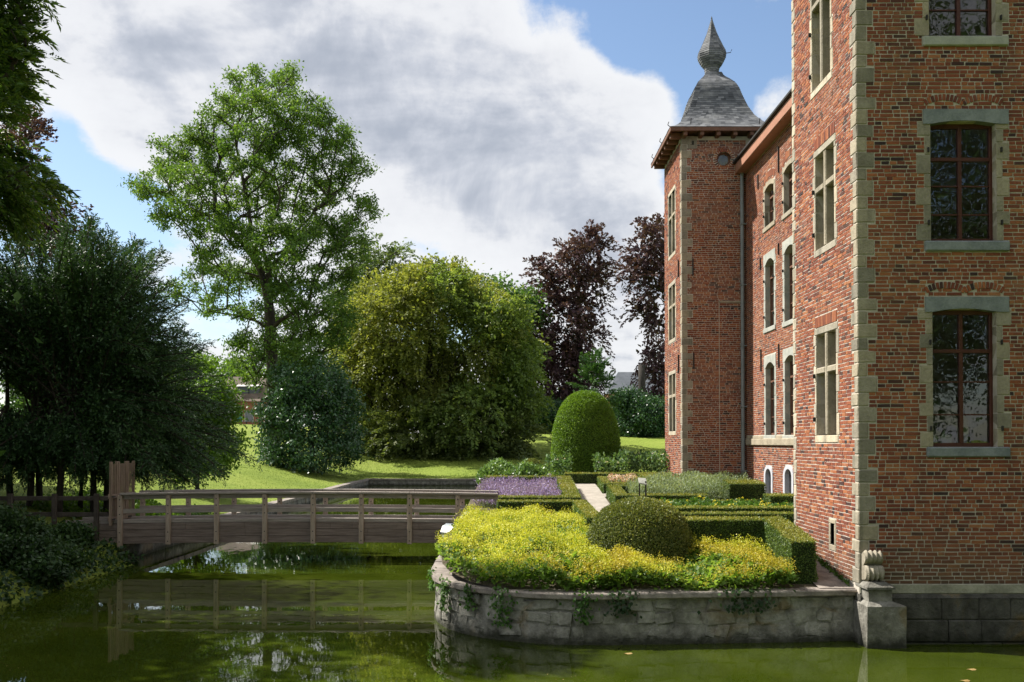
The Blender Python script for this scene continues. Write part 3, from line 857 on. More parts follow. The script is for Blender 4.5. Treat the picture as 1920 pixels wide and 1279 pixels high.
    wall_sheet(wall, FF, FW, .5, TOPZ, holes, .2)
    ex, holes = list(qb), []
    for i, (yt, yb) in enumerate(((362, 476), (537, 636), (703, 809))):
        ua, _ = uv(FS, 1266.5, 500); ub, _ = uv(FS, 1254, 500); _, vt = uv(FS, 1260, yt); _, vb = uv(FS, 1260, yb)
        ua += .04; ub -= .04
        holes.append((ua, ub, vb, vt)); um = (ua+ub)/2; vm = vb+(vt-vb)*.62
        m = MB(); FS.box(m, um-.055, um+.055, vb, vt, -.2, .01, .02); FS.box(m, ua, um-.055, vm-.06, vm+.06, -.2, .012, .02); FS.box(m, um+.055, ub, vm-.06, vm+.06, -.2, .012, .02)
        w = m.obj('window', 'limestone', castle)
        g = MB(); g.quad(FS.p(ua, vb, -.17), FS.p(ub, vb, -.17), FS.p(ub, vt, -.17), FS.p(ua, vt, -.17)); g.obj('pane', 'window_glass', w)
        jambs(FS, w, ua, ub, vb, vt, 'limestone_pale', ex, (.1, .18), .35, seed=40+i)
        for (a, b, nm) in ((vb-.14, vb, 'sill'), (vt, vt+.14, 'lintel')):
            m = MB(); FS.box(m, ua-.1, ub+.1, a, b, -.2, .014, .012); m.obj(nm, 'limestone_pale', w); ex.append((ua-.1, ub+.1, a, b))
    for (px, y0, y1) in ((1273.5, 665, 700), (1273.5, 488, 520)):          # wall anchors
        a, v1 = uv(FS, px, y0); _, v0 = uv(FS, px, y1); m = MB(); FS.box(m, a-.025, a+.025, v0, v1, .01, .05, .005); m.obj('wall_anchor', 'iron', castle)
    for (px, y0, y1) in ((1299, 485, 517), (1300.5, 662, 692)):
        a, v1 = uv(FF, px, y0); _, v0 = uv(FF, px, y1); m = MB(); FF.box(m, a-.02, a+.02, v0, v1, .01, .045, .005); m.obj('wall_anchor', 'iron', castle)
    wall_sheet(wall, FS, FD, .5, TOPZ, holes)
    brick_mesh(bricks_all, FS, lay(FD, 1.95, 13.25, ex+holes, 14), 0, .002)
    for a, b in (((TX+FW, FY), (TX+FW, FY+FD)), ((TX, FY+FD), (TX+FW, FY+FD))): wall.quad((*a, .5), (*b, .5), (*b, TOPZ), (*a, TOPZ))
    wall.obj('far_tower_wall', 'mortar', castle)
    m = MB(); m.box((TX-.06, FY-.06, .8), (TX+2.1, FY+.3, 1.98), .02); m.box((TX-.061, FY+.3, .8), (TX+.3, FY+FD+.06, 1.979), .02); m.obj('far_tower_plinth', 'limestone_pale', castle)
    # ---------------- wing
    wall = MB(); ex, holes = [], []
    ztop = uv(WF, 1393, 330)[1]
    cols = [((1435.5, 1452), 1444), ((1471.5, 1492.5), 1482)]
    rowsY = [((345, 420), (307, 393), 'limestone', .10), ((487, 613), (462, 600), 'grey_frame', .16), ((682, 816), (669, 816), 'grey_frame', .16)]
    for ci, ((xa, xb), xm) in enumerate(cols):
        for ri, row in enumerate(rowsY):
            yt, yb = row[ci]; mat = row[2]; arch = row[3]
            ua, _ = uv(WF, xb, 600); ub, _ = uv(WF, xa, 600); _, vt = uv(WF, xm, yt); _, vb = uv(WF, xm, yb)
            if ri: vt += .05
            holes.append((ua, ub, vb, vt)); H = vt-vb
            w = casement(WF, ua, ub, vb, vt, .2, [vb+H*.25, vb+H*.5] if ri else [vb+H*.4], wood='brown_wood', transom=vb+H*.74, cols=2, fw=.05)
            jambs(WF, w, ua, ub, vb, vt, mat, ex, (.15, .19) if ri else (.12, .2), .42, seed=60+ri*2+ci)
            m = MB(); WF.box(m, ua-.18, ub+.18, vb-.14, vb, -.2, .04, .012); m.obj('sill', mat, w); ex.append((ua-.19, ub+.19, vb-.15, vb))
            m = MB(); n = 8; vs = []; lo, hi = ua-.17, ub+.17
            for k in range(n+1):
                u = lo+(hi-lo)*k/n; tt = (u-(ua+ub)/2)/((ub-ua)/2)
                vbt = vt-arch*min(1, tt*tt) if abs(tt) <= 1 else vt-arch
                vtop = vt+.2 if ri else vt+.14-.09*min(1.6, tt*tt)
                for (v, nn) in ((vbt, .02), (vtop, .02), (vtop, -.2), (vbt, -.2)): vs.append(WF.p(u, v, nn))
            fs = [(a*4+k, a*4+(k+1) % 4, (a+1)*4+(k+1) % 4, (a+1)*4+k) for a in range(n) for k in range(4)]+[(0, 1, 2, 3), tuple(n*4+k for k in range(4))]
            m.add(vs, fs); m.obj('lintel', mat, w); ex.append((lo, hi, vt-.1, vt+(.21 if ri else .10)))
            if not ri: arch_bricks(WF, w, (ua+ub)/2, (ub-ua)/2+.12, vt+.10, .13, ex, 13, .2)
            for sv in (vb+.35, vb+H*.7):
                for su in (ua-.03, ub+.03):
                    m = MB(); WF.box(m, su-.013, su+.013, sv-.04, sv+.04, 0.02, .07, .004); m.obj('shutter_hook', 'iron', w)
    for (xa, xb, yt, yb) in ((1434, 1450, 873, 932), (1470, 1489, 873, 936)):     # cellar windows with pale arched frames
        ua, vt = uv(WF, xb, yt); ub, vb = uv(WF, xa, yb)
        holes.append((ua+.12, ub-.12, vb, vt-.12)); m = MB(); n = 12; uc = (ua+ub)/2; hw = (ub-ua)/2; vs_ = vt-hw*.62
        prof = [(uc+hw, vb)]+[(uc+hw*math.cos(k*math.pi/n), vs_+hw*.62*math.sin(k*math.pi/n)) for k in range(n+1)]+[(uc-hw, vb)]
        inn = [(uc+(a-uc)*.66, vs_+(b-vs_)*.66 if b > vs_ else b) for a, b in prof]
        for k in range(len(prof)-1):
            (a, b), (c, d), (e, f), (g2, h2) = prof[k], prof[k+1], inn[k+1], inn[k]
            m.quad(WF.p(a, b, .03), WF.p(c, d, .03), WF.p(e, f, .03), WF.p(g2, h2, .03)); m.quad(WF.p(a, b, .03), WF.p(c, d, .03), WF.p(c, d, -.02), WF.p(a, b, -.02)); m.quad(WF.p(g2, h2, .03), WF.p(e, f, .03), WF.p(e, f, -.2), WF.p(g2, h2, -.2))
        w = m.obj('cellar_window', 'white_frame', castle); ex.append((ua-.005, ub+.005, vb-.3, vs_)); ex.append((ua+.12, ub-.12, vs_, vt))
        g = MB(); g.quad(WF.p(ua, vb, -.15), WF.p(ub, vb, -.15), WF.p(ub, vt-.05, -.15), WF.p(ua, vt-.05, -.15)); g.obj('pane', 'window_glass', w)
        for k in range(3):
            m = MB(); u = ua+.12+(ub-ua-.24)*(k+.7)/3.4; WF.box(m, u-.012, u+.012, vb, vt-.15, -.1, -.08, .003); m.obj('window_bar', 'iron', w)
    for (px, y0, y1) in ((1427, 484, 506), (1461, 456, 478), (1428, 655, 697), (1461.5, 645, 690), (1422.5, 327, 355), (1461, 275, 324)):
        a, v1 = uv(WF, px, y0); _, v0 = uv(WF, px, y1); m = MB(); WF.box(m, a-.022, a+.022, v0, v1, .01, .045, .005); m.obj('wall_anchor', 'iron', castle)
    _, vl = uv(WF, 1450, 826)
    ex.append((0, WLEN, vl-.16, vl+.16))
    wall_sheet(wall, WF, WLEN, .5, ztop+.1, holes); wall.obj('wing_wall', 'mortar', castle)
    brick_mesh(bricks_all, WF, [b for b in lay(WLEN, 1.4, ztop, ex+holes, 15) if b[0] > 4.2], 0, .002)
    m = MB(); WF.box(m, 0, WLEN-.16, vl-.15, vl+.06, -.02, .07, .03); WF.box(m, 0, WLEN-.16, vl+.06, vl+.15, -.02, .03, .02); m.obj('string_course', 'limestone', castle)
    # cornice, gutter and roof of the wing
    m = MB(); WF.box(m, -.0, WLEN+.0, ztop-.02, ztop+.30, -.1, .34, .02); m.obj('cornice', 'cornice_wood', castle)
    m = MB(); WF.box(m, -.0, WLEN+.0, ztop+.302, ztop+.40, -.1, .42, .02); m.obj('gutter', 'iron', castle)
    m = MB(); a = ztop+.38; m.quad((WX-.4, NY+ND, a), (WX-.4, FY, a), (WX+4.2, FY, a+4.0), (WX+4.2, NY+ND, a+4.0)); m.obj('wing_roof', 'roof_grey', castle)
    m = MB(); m.tube([WF.p(WLEN-.10, zz, .13) for zz in (1.3, 4, 8, ztop)], .062, 10); m.tube([WF.p(WLEN-.10, ztop, .13), WF.p(WLEN-.12, ztop+.12, .25)], .062, 10)
    dp = m.obj('downpipe', 'zinc', castle)
    for zz in (2.3, 4.4, 6.4, 8.4, 10.4):
        if zz < ztop: m = MB(); WF.box(m, WLEN-.17, WLEN-.03, zz, zz+.04, .0, .2, .005); m.obj('pipe_bracket', 'zinc', dp)
    o = bricks_all.obj('brick_courses', 'brick', castle, tone=True); o['kind'] = 'stuff'

    # ---------------- tower roofs
    def roof(cx, cy, hx, hy, z0, nm):
        """bell-shaped four-sided slate roof with an onion finial, laid in real courses"""
        prof = [(1.0, 0), (.885, .10), (.77, .29), (.625, .64), (.53, 1.02), (.46, 1.40), (.41, 1.72), (.355, 1.96), (.26, 2.18), (.19, 2.32), (.15, 2.45)]
        pz = [p[1] for p in prof]; ps = [p[0] for p in prof]
        m = MB(); zc = np.arange(0, 2.44, .083); r = random.Random(3)
        for a in zc:
            b = a+.083; s0 = float(np.interp(a, pz, ps)); s1 = float(np.interp(b, pz, ps))
            for side in range(4):
                def pt(s, z, t, off):
                    x, y = hx*s+off, hy*s+off
                    q = [(t*x, -y), (x, t*y), (-t*x, y), (-x, -t*y)][side]
                    return (cx+q[0], cy+q[1], z0+z)
                wdt = (hx if side % 2 == 0 else hy)*s0*2; n = max(2, int(wdt/.16)); off = (r.random()*.9)/n
                ts = [-1]+[min(1, max(-1, -1+2*(k+off+r.uniform(-.1, .1))/n)) for k in range(1, n)]+[1]
                for t0, t1 in zip(ts[:-1], ts[1:]):
                    if t1-t0 < .004: continue
                    lift = r.uniform(.010, .018)
                    m.add([pt(s0, a, t0, lift), pt(s0, a, t1, lift), pt(s1, b+.012, t1, 0), pt(s1, b+.012, t0, 0), pt(s0, a, t0, -.01), pt(s0, a, t1, -.01)], [(0, 1, 2, 3), (4, 5, 1, 0)], r.random())
        ro = m.obj(nm, 'slate', castle, tone=True)
        # onion: octagonal
        on = [(.27, 2.38), (.24, 2.58), (.26, 2.72), (.39, 2.88), (.48, 3.06), (.50, 3.20), (.475, 3.32), (.40, 3.46), (.285, 3.71), (.168, 3.98), (.08, 4.26), (.03, 4.42), (.008, 4.56)]
        oz = [p[1] for p in on]; orr = [p[0] for p in on]
        m = MB(); zc = np.arange(2.38, 4.54, .068)
        for a in zc:
            b = min(a+.068, 4.56); r0 = float(np.interp(a, oz, orr)); r1 = float(np.interp(b, oz, orr))
            for k in range(8):
                n = 2 if r0 > .15 else 1
                for j in range(n):
                    def pt(rr, z, t, off):
                        a0, a1 = (k-.5)*math.pi/4, (k+.5)*math.pi/4
                        x = (rr+off)*((1-t)*math.cos(a0)+t*math.cos(a1)); y = (rr+off)*((1-t)*math.sin(a0)+t*math.sin(a1))
                        return (cx+x, cy+y, z0+z)
                    t0, t1 = j/n, (j+1)/n
                    m.add([pt(r0, a, t0, .012), pt(r0, a, t1, .012), pt(r1, b+.01, t1, 0), pt(r1, b+.01, t0, 0), pt(r0, a, t0, -.01), pt(r0, a, t1, -.01)], [(0, 1, 2, 3), (4, 5, 1, 0)], r.random())
        m.obj('onion_finial', 'slate', ro, tone=True)
        m = MB(); m.tube([(cx+.45, cy-.2, z0+3.2), (cx+.60, cy-.25, z0+3.2), (cx+.64, cy-.26, z0+3.3)], .014, 5); m.obj('roof_hook', 'iron', ro)
        for t in (-.62, .62):
            m = MB(); m.tube([(cx+t*hx, cy-hy*.93, z0+.13), (cx+t*hx, cy-hy*.97, z0+.30)], .014, 5); m.obj('roof_hook', 'iron', ro)
        for t in (-.9, -.1, .75):
            m = MB(); m.tube([(cx-hx*.97, cy+t*hy, z0+.03), (cx-hx*1.03, cy+t*hy, z0+.12), (cx-hx*1.01, cy+t*hy, z0+.22)], .014, 5); m.obj('roof_hook', 'iron', ro)
        # eaves board, soffit and brackets
        m = MB(); e = .012
        m.box((cx-hx, cy-hy, z0-.14), (cx+hx, cy-hy+.05, z0-.005), .006); m.box((cx-hx, cy-hy+.05, z0-.14), (cx-hx+.05, cy+hy, z0-.006), .006)
        m.quad((cx-hx+.02, cy-hy+.02, z0-.06), (cx+hx, cy-hy+.02, z0-.06), (cx+hx, cy+hy, z0-.06), (cx-hx+.02, cy+hy, z0-.06))
        m.obj('eaves', 'brown_wood', castle)
        wx, wy = cx-hx+.43, cy-hy+.43
        for k in range(6):
            x = cx-hx+.5+(2*hx-.9)*k/5
            m = MB(); m.box((x-.07, cy-hy+.06, z0-.27), (x+.07, wy+.02, z0-.065), .02); m.obj('eaves_bracket', 'brown_wood', castle)
        for k in range(7):
            y = cy-hy+.5+(2*hy-.9)*k/6
            m = MB(); m.box((cx-hx+.06, y-.07, z0-.27), (wx+.02, y+.07, z0-.065), .02); m.obj('eaves_bracket', 'brown_wood', castle)
    _, ez = uv(Frame((TX, FY-.43, 0), (1, 0, 0), (0, -1, 0)), 1300, 237)
    roof(7.08, FY+FD/2, 7.08-TX+.43, FD/2+.43, ez, 'far_tower_roof')
    roof(TX+NW/2, NY+ND/2, NW/2+.43, ND/2+.43, TOPZ+.1, 'near_tower_roof')
    # ---------------- corner pier with its scroll
    pr = empty('stone_pier', (6.0, 15.95, 0)); tag(pr, 'weathered stone pier with scroll console at the foot of the near tower', 'pier')
    m = MB(); x0, x1, y0, y1 = 5.66, 6.28, 15.78, 16.4
    def frus(m, a, b, z0, z1):
        A = [(a[0], a[2], z0), (a[1], a[2], z0), (a[1], a[3], z0), (a[0], a[3], z0)]; B = [(b[0], b[2], z1), (b[1], b[2], z1), (b[1], b[3], z1), (b[0], b[3], z1)]
        m.add(A+B, [(0, 1, 5, 4), (1, 2, 6, 5), (2, 3, 7, 6), (3, 0, 4, 7), (4, 5, 6, 7)])
    def wob(m, lo, hi, n=5, amp=.012):
        lo = np.array(lo); hi = np.array(hi)
        for ax in range(3):
            for sg in (0, 1):
                a, b = [i for i in range(3) if i != ax]
                g = np.zeros((n+1, n+1, 3)); g[..., ax] = (lo, hi)[sg][ax]
                g[..., a] = np.linspace(lo[a], hi[a], n+1)[:, None]; g[..., b] = np.linspace(lo[b], hi[b], n+1)[None]
                w = amp*np.stack([snoise(g[..., 0]*9+g[..., 2]*7, g[..., 1]*9-g[..., 2]*5, 1, s) for s in (1, 2, 3)], -1); g = g+w
                m.add(g.reshape(-1, 3), [(i*(n+1)+j, i*(n+1)+j+1, (i+1)*(n+1)+j+1, (i+1)*(n+1)+j) for i in range(n) for j in range(n)])
    wob(m, (x0, y0, -.5), (x1, y1, .66)); m.obj('base_block', 'pier_stone', pr)
    m = MB(); frus(m, (x0, x1, y0, y1), (x0+.06, x1-.16, y0+.1, y1), .655, .72); wob(m, (x0+.07, y0+.12, .71), (x1-.18, y1, .92), 4, .006); m.obj('upper_block', 'pier_stone', pr)
    m = MB(); frus(m, (x0+.03, x1-.14, y0+.07, y1), (x0+.03, x1-.14, y0+.07, y1), .915, .95); frus(m, (x0+.03, x1-.14, y0+.07, y1), (x0+.1, x1-.24, y0+.16, y1), .95, 1.02); m.obj('cap', 'pier_stone', pr)
    # scroll: two rolls in side view, grooved along the width
    pf = []
    for k in range(15): a = -math.pi*.5+math.pi*1.25*k/14; pf.append((y0+.30-.13*math.cos(a), 1.145+.13*math.sin(a)))
    for k in range(13): a = -math.pi*.35+math.pi*1.2*k/12; pf.append((y0+.33-.10*math.cos(a), 1.415+.105*math.sin(a)))
    pf += [(y0+.47, 1.50), (y0+.5, 1.3), (y0+.5, 1.015)]
    pf = np.array(pf); ctr = np.array([y0+.42, 1.25]); xs = np.linspace(x0+.07, x0+.36, 29); m = MB(); n = len(pf); vs = []
    for i, x in enumerate(xs):
        sc = 1-.13*(0.5+.5*math.cos(i*2*math.pi/7))
        q = ctr+(pf-ctr)*sc; q[-3:] = pf[-3:]
        vs += [(x, a, b) for a, b in q]
    fs = [(i*n+k, i*n+(k+1) % n, (i+1)*n+(k+1) % n, (i+1)*n+k) for i in range(len(xs)-1) for k in range(n)]+[tuple(range(n)), tuple((len(xs)-1)*n+k for k in range(n))]
    m.add(vs, fs); m.obj('scroll', 'limestone', pr, smooth=False)
build_castle()

# ------------------------------------------------------------------ bridge, gate, lamps, small things
BY0, BY1 = 27.2, 28.8
def camber(x): return .05*(1-((x+5.6)/5.4)**2)
def build_bridge():
    br = empty('footbridge', (-5.6, 28, 0)); tag(br, 'weathered timber footbridge with three-rail parapets over the moat', 'bridge')
    def slab(m, x0, x1, y0, y1, z0, z1, ch=.006, seg=1):
        for k in range(seg):
            a, b = x0+(x1-x0)*k/seg, x0+(x1-x0)*(k+1)/seg
            v, f = cbox(np.array([(b-a)/2, (y1-y0)/2, (z1-z0)/2]), ch)
            v = v+np.array([(a+b)/2, (y0+y1)/2, (z0+z1)/2])
            v[:, 2] += [camber(x) for x in v[:, 0]]
            m.add(v, f)
    xs = [-10.62+1.318*k for k in range(8)]
    for side, (ya, yb) in enumerate(((BY0, BY0+.09), (BY1-.09, BY1))):
        for k, x in enumerate(xs):
            if side == 1: x = x+.06
            m = MB(); slab(m, x-.065, x+.065, ya, yb, .44 if k else .36, 1.80, .008); p = m.obj('post', 'post_wood', br)
            for z in (.53, .78, 1.28, 1.50, 1.68):
                m = MB(); yy = ya-.006; cz = z+camber(x)
                m.tube([(x, yy, cz), (x, yy+.012, cz)], .017, 8); m.obj('bolt', 'iron', p)
        # rails in lengths between posts (set inside of the posts)
        yr = (yb+.002, yb+.05) if side == 0 else (ya-.05, ya-.002)
        ends = [-10.62]+[xs[i] for i in (2, 4, 6)]+[-.29]
        for (z0, z1, w) in ((1.68, 1.80, 0), (1.30, 1.42, 0)):
            for a, b in zip(ends[:-1], ends[1:]):
                m = MB(); slab(m, a+.003, b-.003, yr[0], yr[1], z0, z1, .006, 4); m.obj('rail', 'bridge_wood', br)
        for a, b in zip(ends[:-1], ends[1:]):      # hand rail on top
            m = MB(); slab(m, a+.003, b-.003, min(ya, yr[0])-.035, max(yb, yr[1])+.035, 1.803, 1.86, .008, 4); m.obj('hand_rail', 'bridge_wood', br)
        # side beam of three board courses with butt joints
        yb0, yb1 = (yb+.002, yb+.14) if side == 0 else (ya-.14, ya-.002)
        for (z0, z1) in ((.47, .645), (.652, .835), (.842, 1.02)):
            x = -12.2
            while x < -.8:
                ln = min(rng.uniform(1.6, 3.4), -.8-x)
                if ln < .3: break
                m = MB(); j = rng.uniform(0, .006); slab(m, x+.002, x+ln-.002, yb0-j, yb1, z0, z1, .005, 4); m.obj('beam_board', 'board_wood', br); x += ln
        m = MB(); yk = (yb0+.02, yb1+.05) if side == 0 else (yb0-.05, yb1-.02)
        slab(m, -12.2, -.6, yk[0], yk[1], 1.028, 1.13, .006, 8); m.obj('kerb', 'bridge_wood', br)
    x = -12.2
    while x < -.9:
        m = MB(); slab(m, x+.004, x+.146, BY0+.24, BY1-.24, .96, 1.015, .004); m.obj('deck_plank', 'bridge_wood', br); x += .15
    for x in (-9.6, -6.6, -3.4):
        m = MB(); slab(m, x-.1, x+.1, BY0+.3, BY1-.3, .50, .9, .01); m.obj('cross_beam', 'board_wood', br)
    # gate at the left end
    g = empty('bridge_gate', (-10.8, 28, 1.0)); tag(g, 'tall slatted wooden gate across the left end of the footbridge', 'gate')
    X = -10.86
    for leaf in ((27.16, 27.62), (27.66, 28.30), (28.34, 28.86)):
        y0, y1 = leaf
        for y in (y0+.04, y1-.04): m = MB(); m.box((X-.035, y-.04, .98), (X+.035, y+.04, 2.72), .006); m.obj('gate_post', 'gate_wood', g)
        for z in (1.10, 1.72): m = MB(); m.box((X-.06, y0, z), (X-.036, y1, z+.11), .005); m.obj('cross_rail', 'gate_wood', g); m = MB(); m.box((X+.036, y0, z), (X+.06, y1, z+.11), .005); m.obj('cross_rail', 'gate_wood', g)
        n = int((y1-y0-.16)/.08)
        for k in range(n):
            y = y0+.1+(y1-y0-.2)*(k+.5)/n; m = MB(); m.box((X-.006, y-.020, 1.03), (X+.006, y+.020, 2.66), .002); m.obj('slat', 'gate_wood', g)
        for z in (1.15, 1.77): m = MB(); m.box((X+.061, y0-.05, z-.02), (X+.07, y0+.2, z+.02), .003); m.obj('hinge', 'iron', g)
    f = empty('approach_fence', (-12, 27.2, .9)); tag(f, 'dark timber rail fence in the shade left of the bridge gate', 'fence')
    for x in (-11.25, -12.4, -13.6, -14.8):
        m = MB(); m.box((x-.06, 27.15, .3), (x+.06, 27.25, 1.85), .008); m.obj('post', 'dark_wood', f)
    for z in (1.22, 1.66): m = MB(); m.box((-15, 27.26, z), (-10.95, 27.31, z+.12), .006); m.obj('rail', 'dark_wood', f)
build_bridge()

def floodlight(x, y, z, rz, label, s=1.0):
    r = empty('floodlight', (x, y, z)); tag(r, label, 'floodlight', 'garden floodlights')
    c, sn = math.cos(rz), math.sin(rz); ax = np.array([(c, sn, 0), (-sn, c, 0), (0, 0, 1)])
    tilt = .35; A2 = np.array([ax[0], ax[1]*math.cos(tilt)+ax[2]*math.sin(tilt), -ax[1]*math.sin(tilt)+ax[2]*math.cos(tilt)])
    o = np.array((x, y, z+.34*s))
    m = MB(); a, b = .19*s, .12*s
    def P(u, d, h): return o+A2[0]*u+A2[1]*d+A2[2]*h
    F = [P(-a, .13*s, -.19*s), P(a, .13*s, -.19*s), P(a, .13*s, .19*s), P(-a, .13*s, .19*s)]; Bk = [P(-b, -.14*s, -.12*s), P(b, -.14*s, -.12*s), P(b, -.14*s, .12*s), P(-b, -.14*s, .12*s)]
    Md = [P(-a, .02*s, -.19*s), P(a, .02*s, -.19*s), P(a, .02*s, .19*s), P(-a, .02*s, .19*s)]
    m.add(F+Md+Bk, [(4, 5, 1, 0), (5, 6, 2, 1), (6, 7, 3, 2), (7, 4, 0, 3), (8, 9, 5, 4), (9, 10, 6, 5), (10, 11, 7, 6), (11, 8, 4, 7), (8, 11, 10, 9)]); m.obj('housing', 'lamp_grey', r)
    m = MB(); m.box((-a-.012, .131*s, -.2*s), (a+.012, .15*s, .2*s), .006, axes=A2, org=o); m.obj('rim', 'lamp_grey', r)
    m = MB(); m.box((-a+.02, .151*s, -.17*s), (a-.02, .156*s, .17*s), .001, axes=A2, org=o); m.obj('lens', 'lamp_glass', r)
    m = MB()
    for k in (-1, 1): m.box((k*(a+.02)-.008, -.02, -.32*s), (k*(a+.02)+.008, .02, .02), .002, axes=ax, org=o)
    m.box((-a-.03, -.02, -.335*s), (a+.03, .02, -.32*s), .002, axes=ax, org=o); m.obj('bracket', 'iron', r)
    m = MB(); m.tube([o-ax[2]*.34*s-ax[2]*.12, o-ax[2]*.33*s], .045, 8); m.obj('foot', 'iron', r)
    m = MB(); m.box((-.05, -.2*s, -.05), (.05, -.135*s, .05), .01, axes=A2, org=o); m.obj('junction_box', 'lamp_grey', r)
floodlight(-1.30, 22.0, .88, -.75, 'pale grey floodlight on the terrace edge beside the yellow flowers')
floodlight(-1.1, 26.7, .95, -1.1, 'smaller floodlight at the terrace end of the footbridge', .8)

def small_things():
    s = empty('garden_sign', (3.66, 27.2, 1.35)); tag(s, 'small plant sign on dark posts in the grey-green border', 'sign')
    m = MB(); m.box((3.55, 27.2, 1.3), (3.585, 27.235, 2.26), .004); m.obj('post', 'iron', s)
    m = MB(); m.box((3.70, 27.05, 1.3), (3.74, 27.09, 2.20), .004); m.obj('post', 'iron', s)
    m = MB(); m.add([(3.53, 27.02, 2.16), (3.75, 27.02, 2.12), (3.75, 27.25, 2.27), (3.53, 27.25, 2.29), (3.53, 27.02, 2.13), (3.75, 27.02, 2.09), (3.75, 27.25, 2.24), (3.53, 27.25, 2.26)], [(0, 1, 2, 3), (4, 7, 6, 5), (0, 4, 5, 1), (1, 5, 6, 2), (2, 6, 7, 3), (3, 7, 4, 0)]); m.obj('board', 'grey_frame', s)
    labs = ['brown leaf floating on the green water below the terrace wall', 'brown leaf floating right of the pier reflection', 'pale floating leaf near the lower edge, right of the pier']
    for (px, py), lb in zip(((1178, 1226), (1822, 1256), (1810, 1277)), labs):
        d = ray(px, py); t = -EYE/d[2]; q = d*t
        m = MB(); n = 7
        m.add([(q[0]+.07*math.cos(k*2*math.pi/n)*(1+.3*math.sin(3*k)), q[1]+.05*math.sin(k*2*math.pi/n), .006+.006*math.sin(k*2)) for k in range(n)], [tuple(range(n))])
        o = m.obj('floating_leaf', 'floating'); tag(o, lb, 'leaf', 'leaves floating on the moat')
    r = empty('water_specks', (2, 18, 0)); tag(r, 'tiny drifting leaf specks scattered on the moat surface', 'debris', kind='stuff')
    n = 420; cx = rng.uniform(-9, 9, 40); cy = rng.uniform(8, 26, 40); k = rng.integers(40, size=n); x = cx[k]+rng.normal(size=n)*.5; y = cy[k]+rng.normal(size=n)*.35
    kk = ~((x > -1.7) & (y > 15.4)); P = np.stack([x, y, np.full(n, .004)], 1)[kk]; a = rng.uniform(0, 6.28, len(P)); sz = rng.uniform(.008, .035, len(P))
    soup('specks', leaf_quads(P, np.stack([np.cos(a), np.sin(a), 0*a], 1), np.tile([0, 0, 1.0], (len(P), 1)), sz, sz*.6, .02), 4, 'floating', r)
    # low rail by the far road
    f = empty('roadside_rail', (-30, 126, float(zland(-30, 126)))); tag(f, 'low dark rail along the far road left of the ash tree', 'railing')
    xs = np.arange(-38, -26, 1.6)
    for x in xs: z = float(zland(x, 126)); m = MB(); m.box((x-.06, 125.95, z-.1), (x+.06, 126.05, z+.75)); m.obj('post', 'iron', f)
    m = MB(); m.tube([(x, 126, float(zland(x, 126))+.72) for x in xs], .05, 5); m.obj('rail', 'iron', f)
small_things()

def house(name, x0, x1, y, z0, eave, ridge, roofm, wallm, label, wins, sky=(), depth=9, dormers=(), hip=0.0):
    r = empty(name, ((x0+x1)/2, y, z0)); tag(r, label, 'house')
    m = MB(); m.box((x0, y, z0-1), (x1, y+depth, eave)); m.obj('wall', wallm, r)
    m = MB(); o = .35; h = hip
    A = [(x0-o, y-o, eave-.05), (x1+o, y-o, eave-.05), (x1+o, y+depth+o, eave-.05), (x0-o, y+depth+o, eave-.05), (x0-o+h, y+depth/2, ridge), (x1+o-h, y+depth/2, ridge)]
    m.add(A, [(0, 1, 5, 4), (2, 3, 4, 5), (0, 4, 3), (1, 2, 5)]); ro = m.obj('roof', roofm, r)
    for (u, v, w, hh, mt) in wins:
        m = MB(); m.box((u-w/2-.08, y-.06, v-.08), (u+w/2+.08, y+.02, v+hh+.08)); wn = m.obj('window', 'pale_trim', r)
        m = MB(); m.box((u-w/2, y-.08, v), (u+w/2, y-.062, v+hh)); m.obj('pane', mt, wn)
    sl = (ridge-eave)/(depth/2)
    for (u, t, w, hh) in sky:
        yy = y+t; m = MB(); zz = eave+t*sl+.05
        m.quad((u-w/2, yy, zz), (u+w/2, yy, zz), (u+w/2, yy+hh, zz+hh*sl), (u-w/2, yy+hh, zz+hh*sl)); m.obj('skylight', 'lamp_grey', ro)
    for (u, t, w, hh) in dormers:
        yy = y+t; zz = eave+t*sl
        m = MB(); m.box((u-w/2, yy, zz-.3), (u+w/2, yy+2, zz+hh)); d = m.obj('dormer', 'roof_grey', ro)
        m = MB(); m.add([(u-w/2-.2, yy-.2, zz+hh), (u+w/2+.2, yy-.2, zz+hh), (u+w/2+.2, yy+2.5, zz+hh+.5), (u-w/2-.2, yy+2.5, zz+hh+.5)], [(0, 1, 2, 3)]); m.obj('dormer_roof', 'pale_trim', ro)
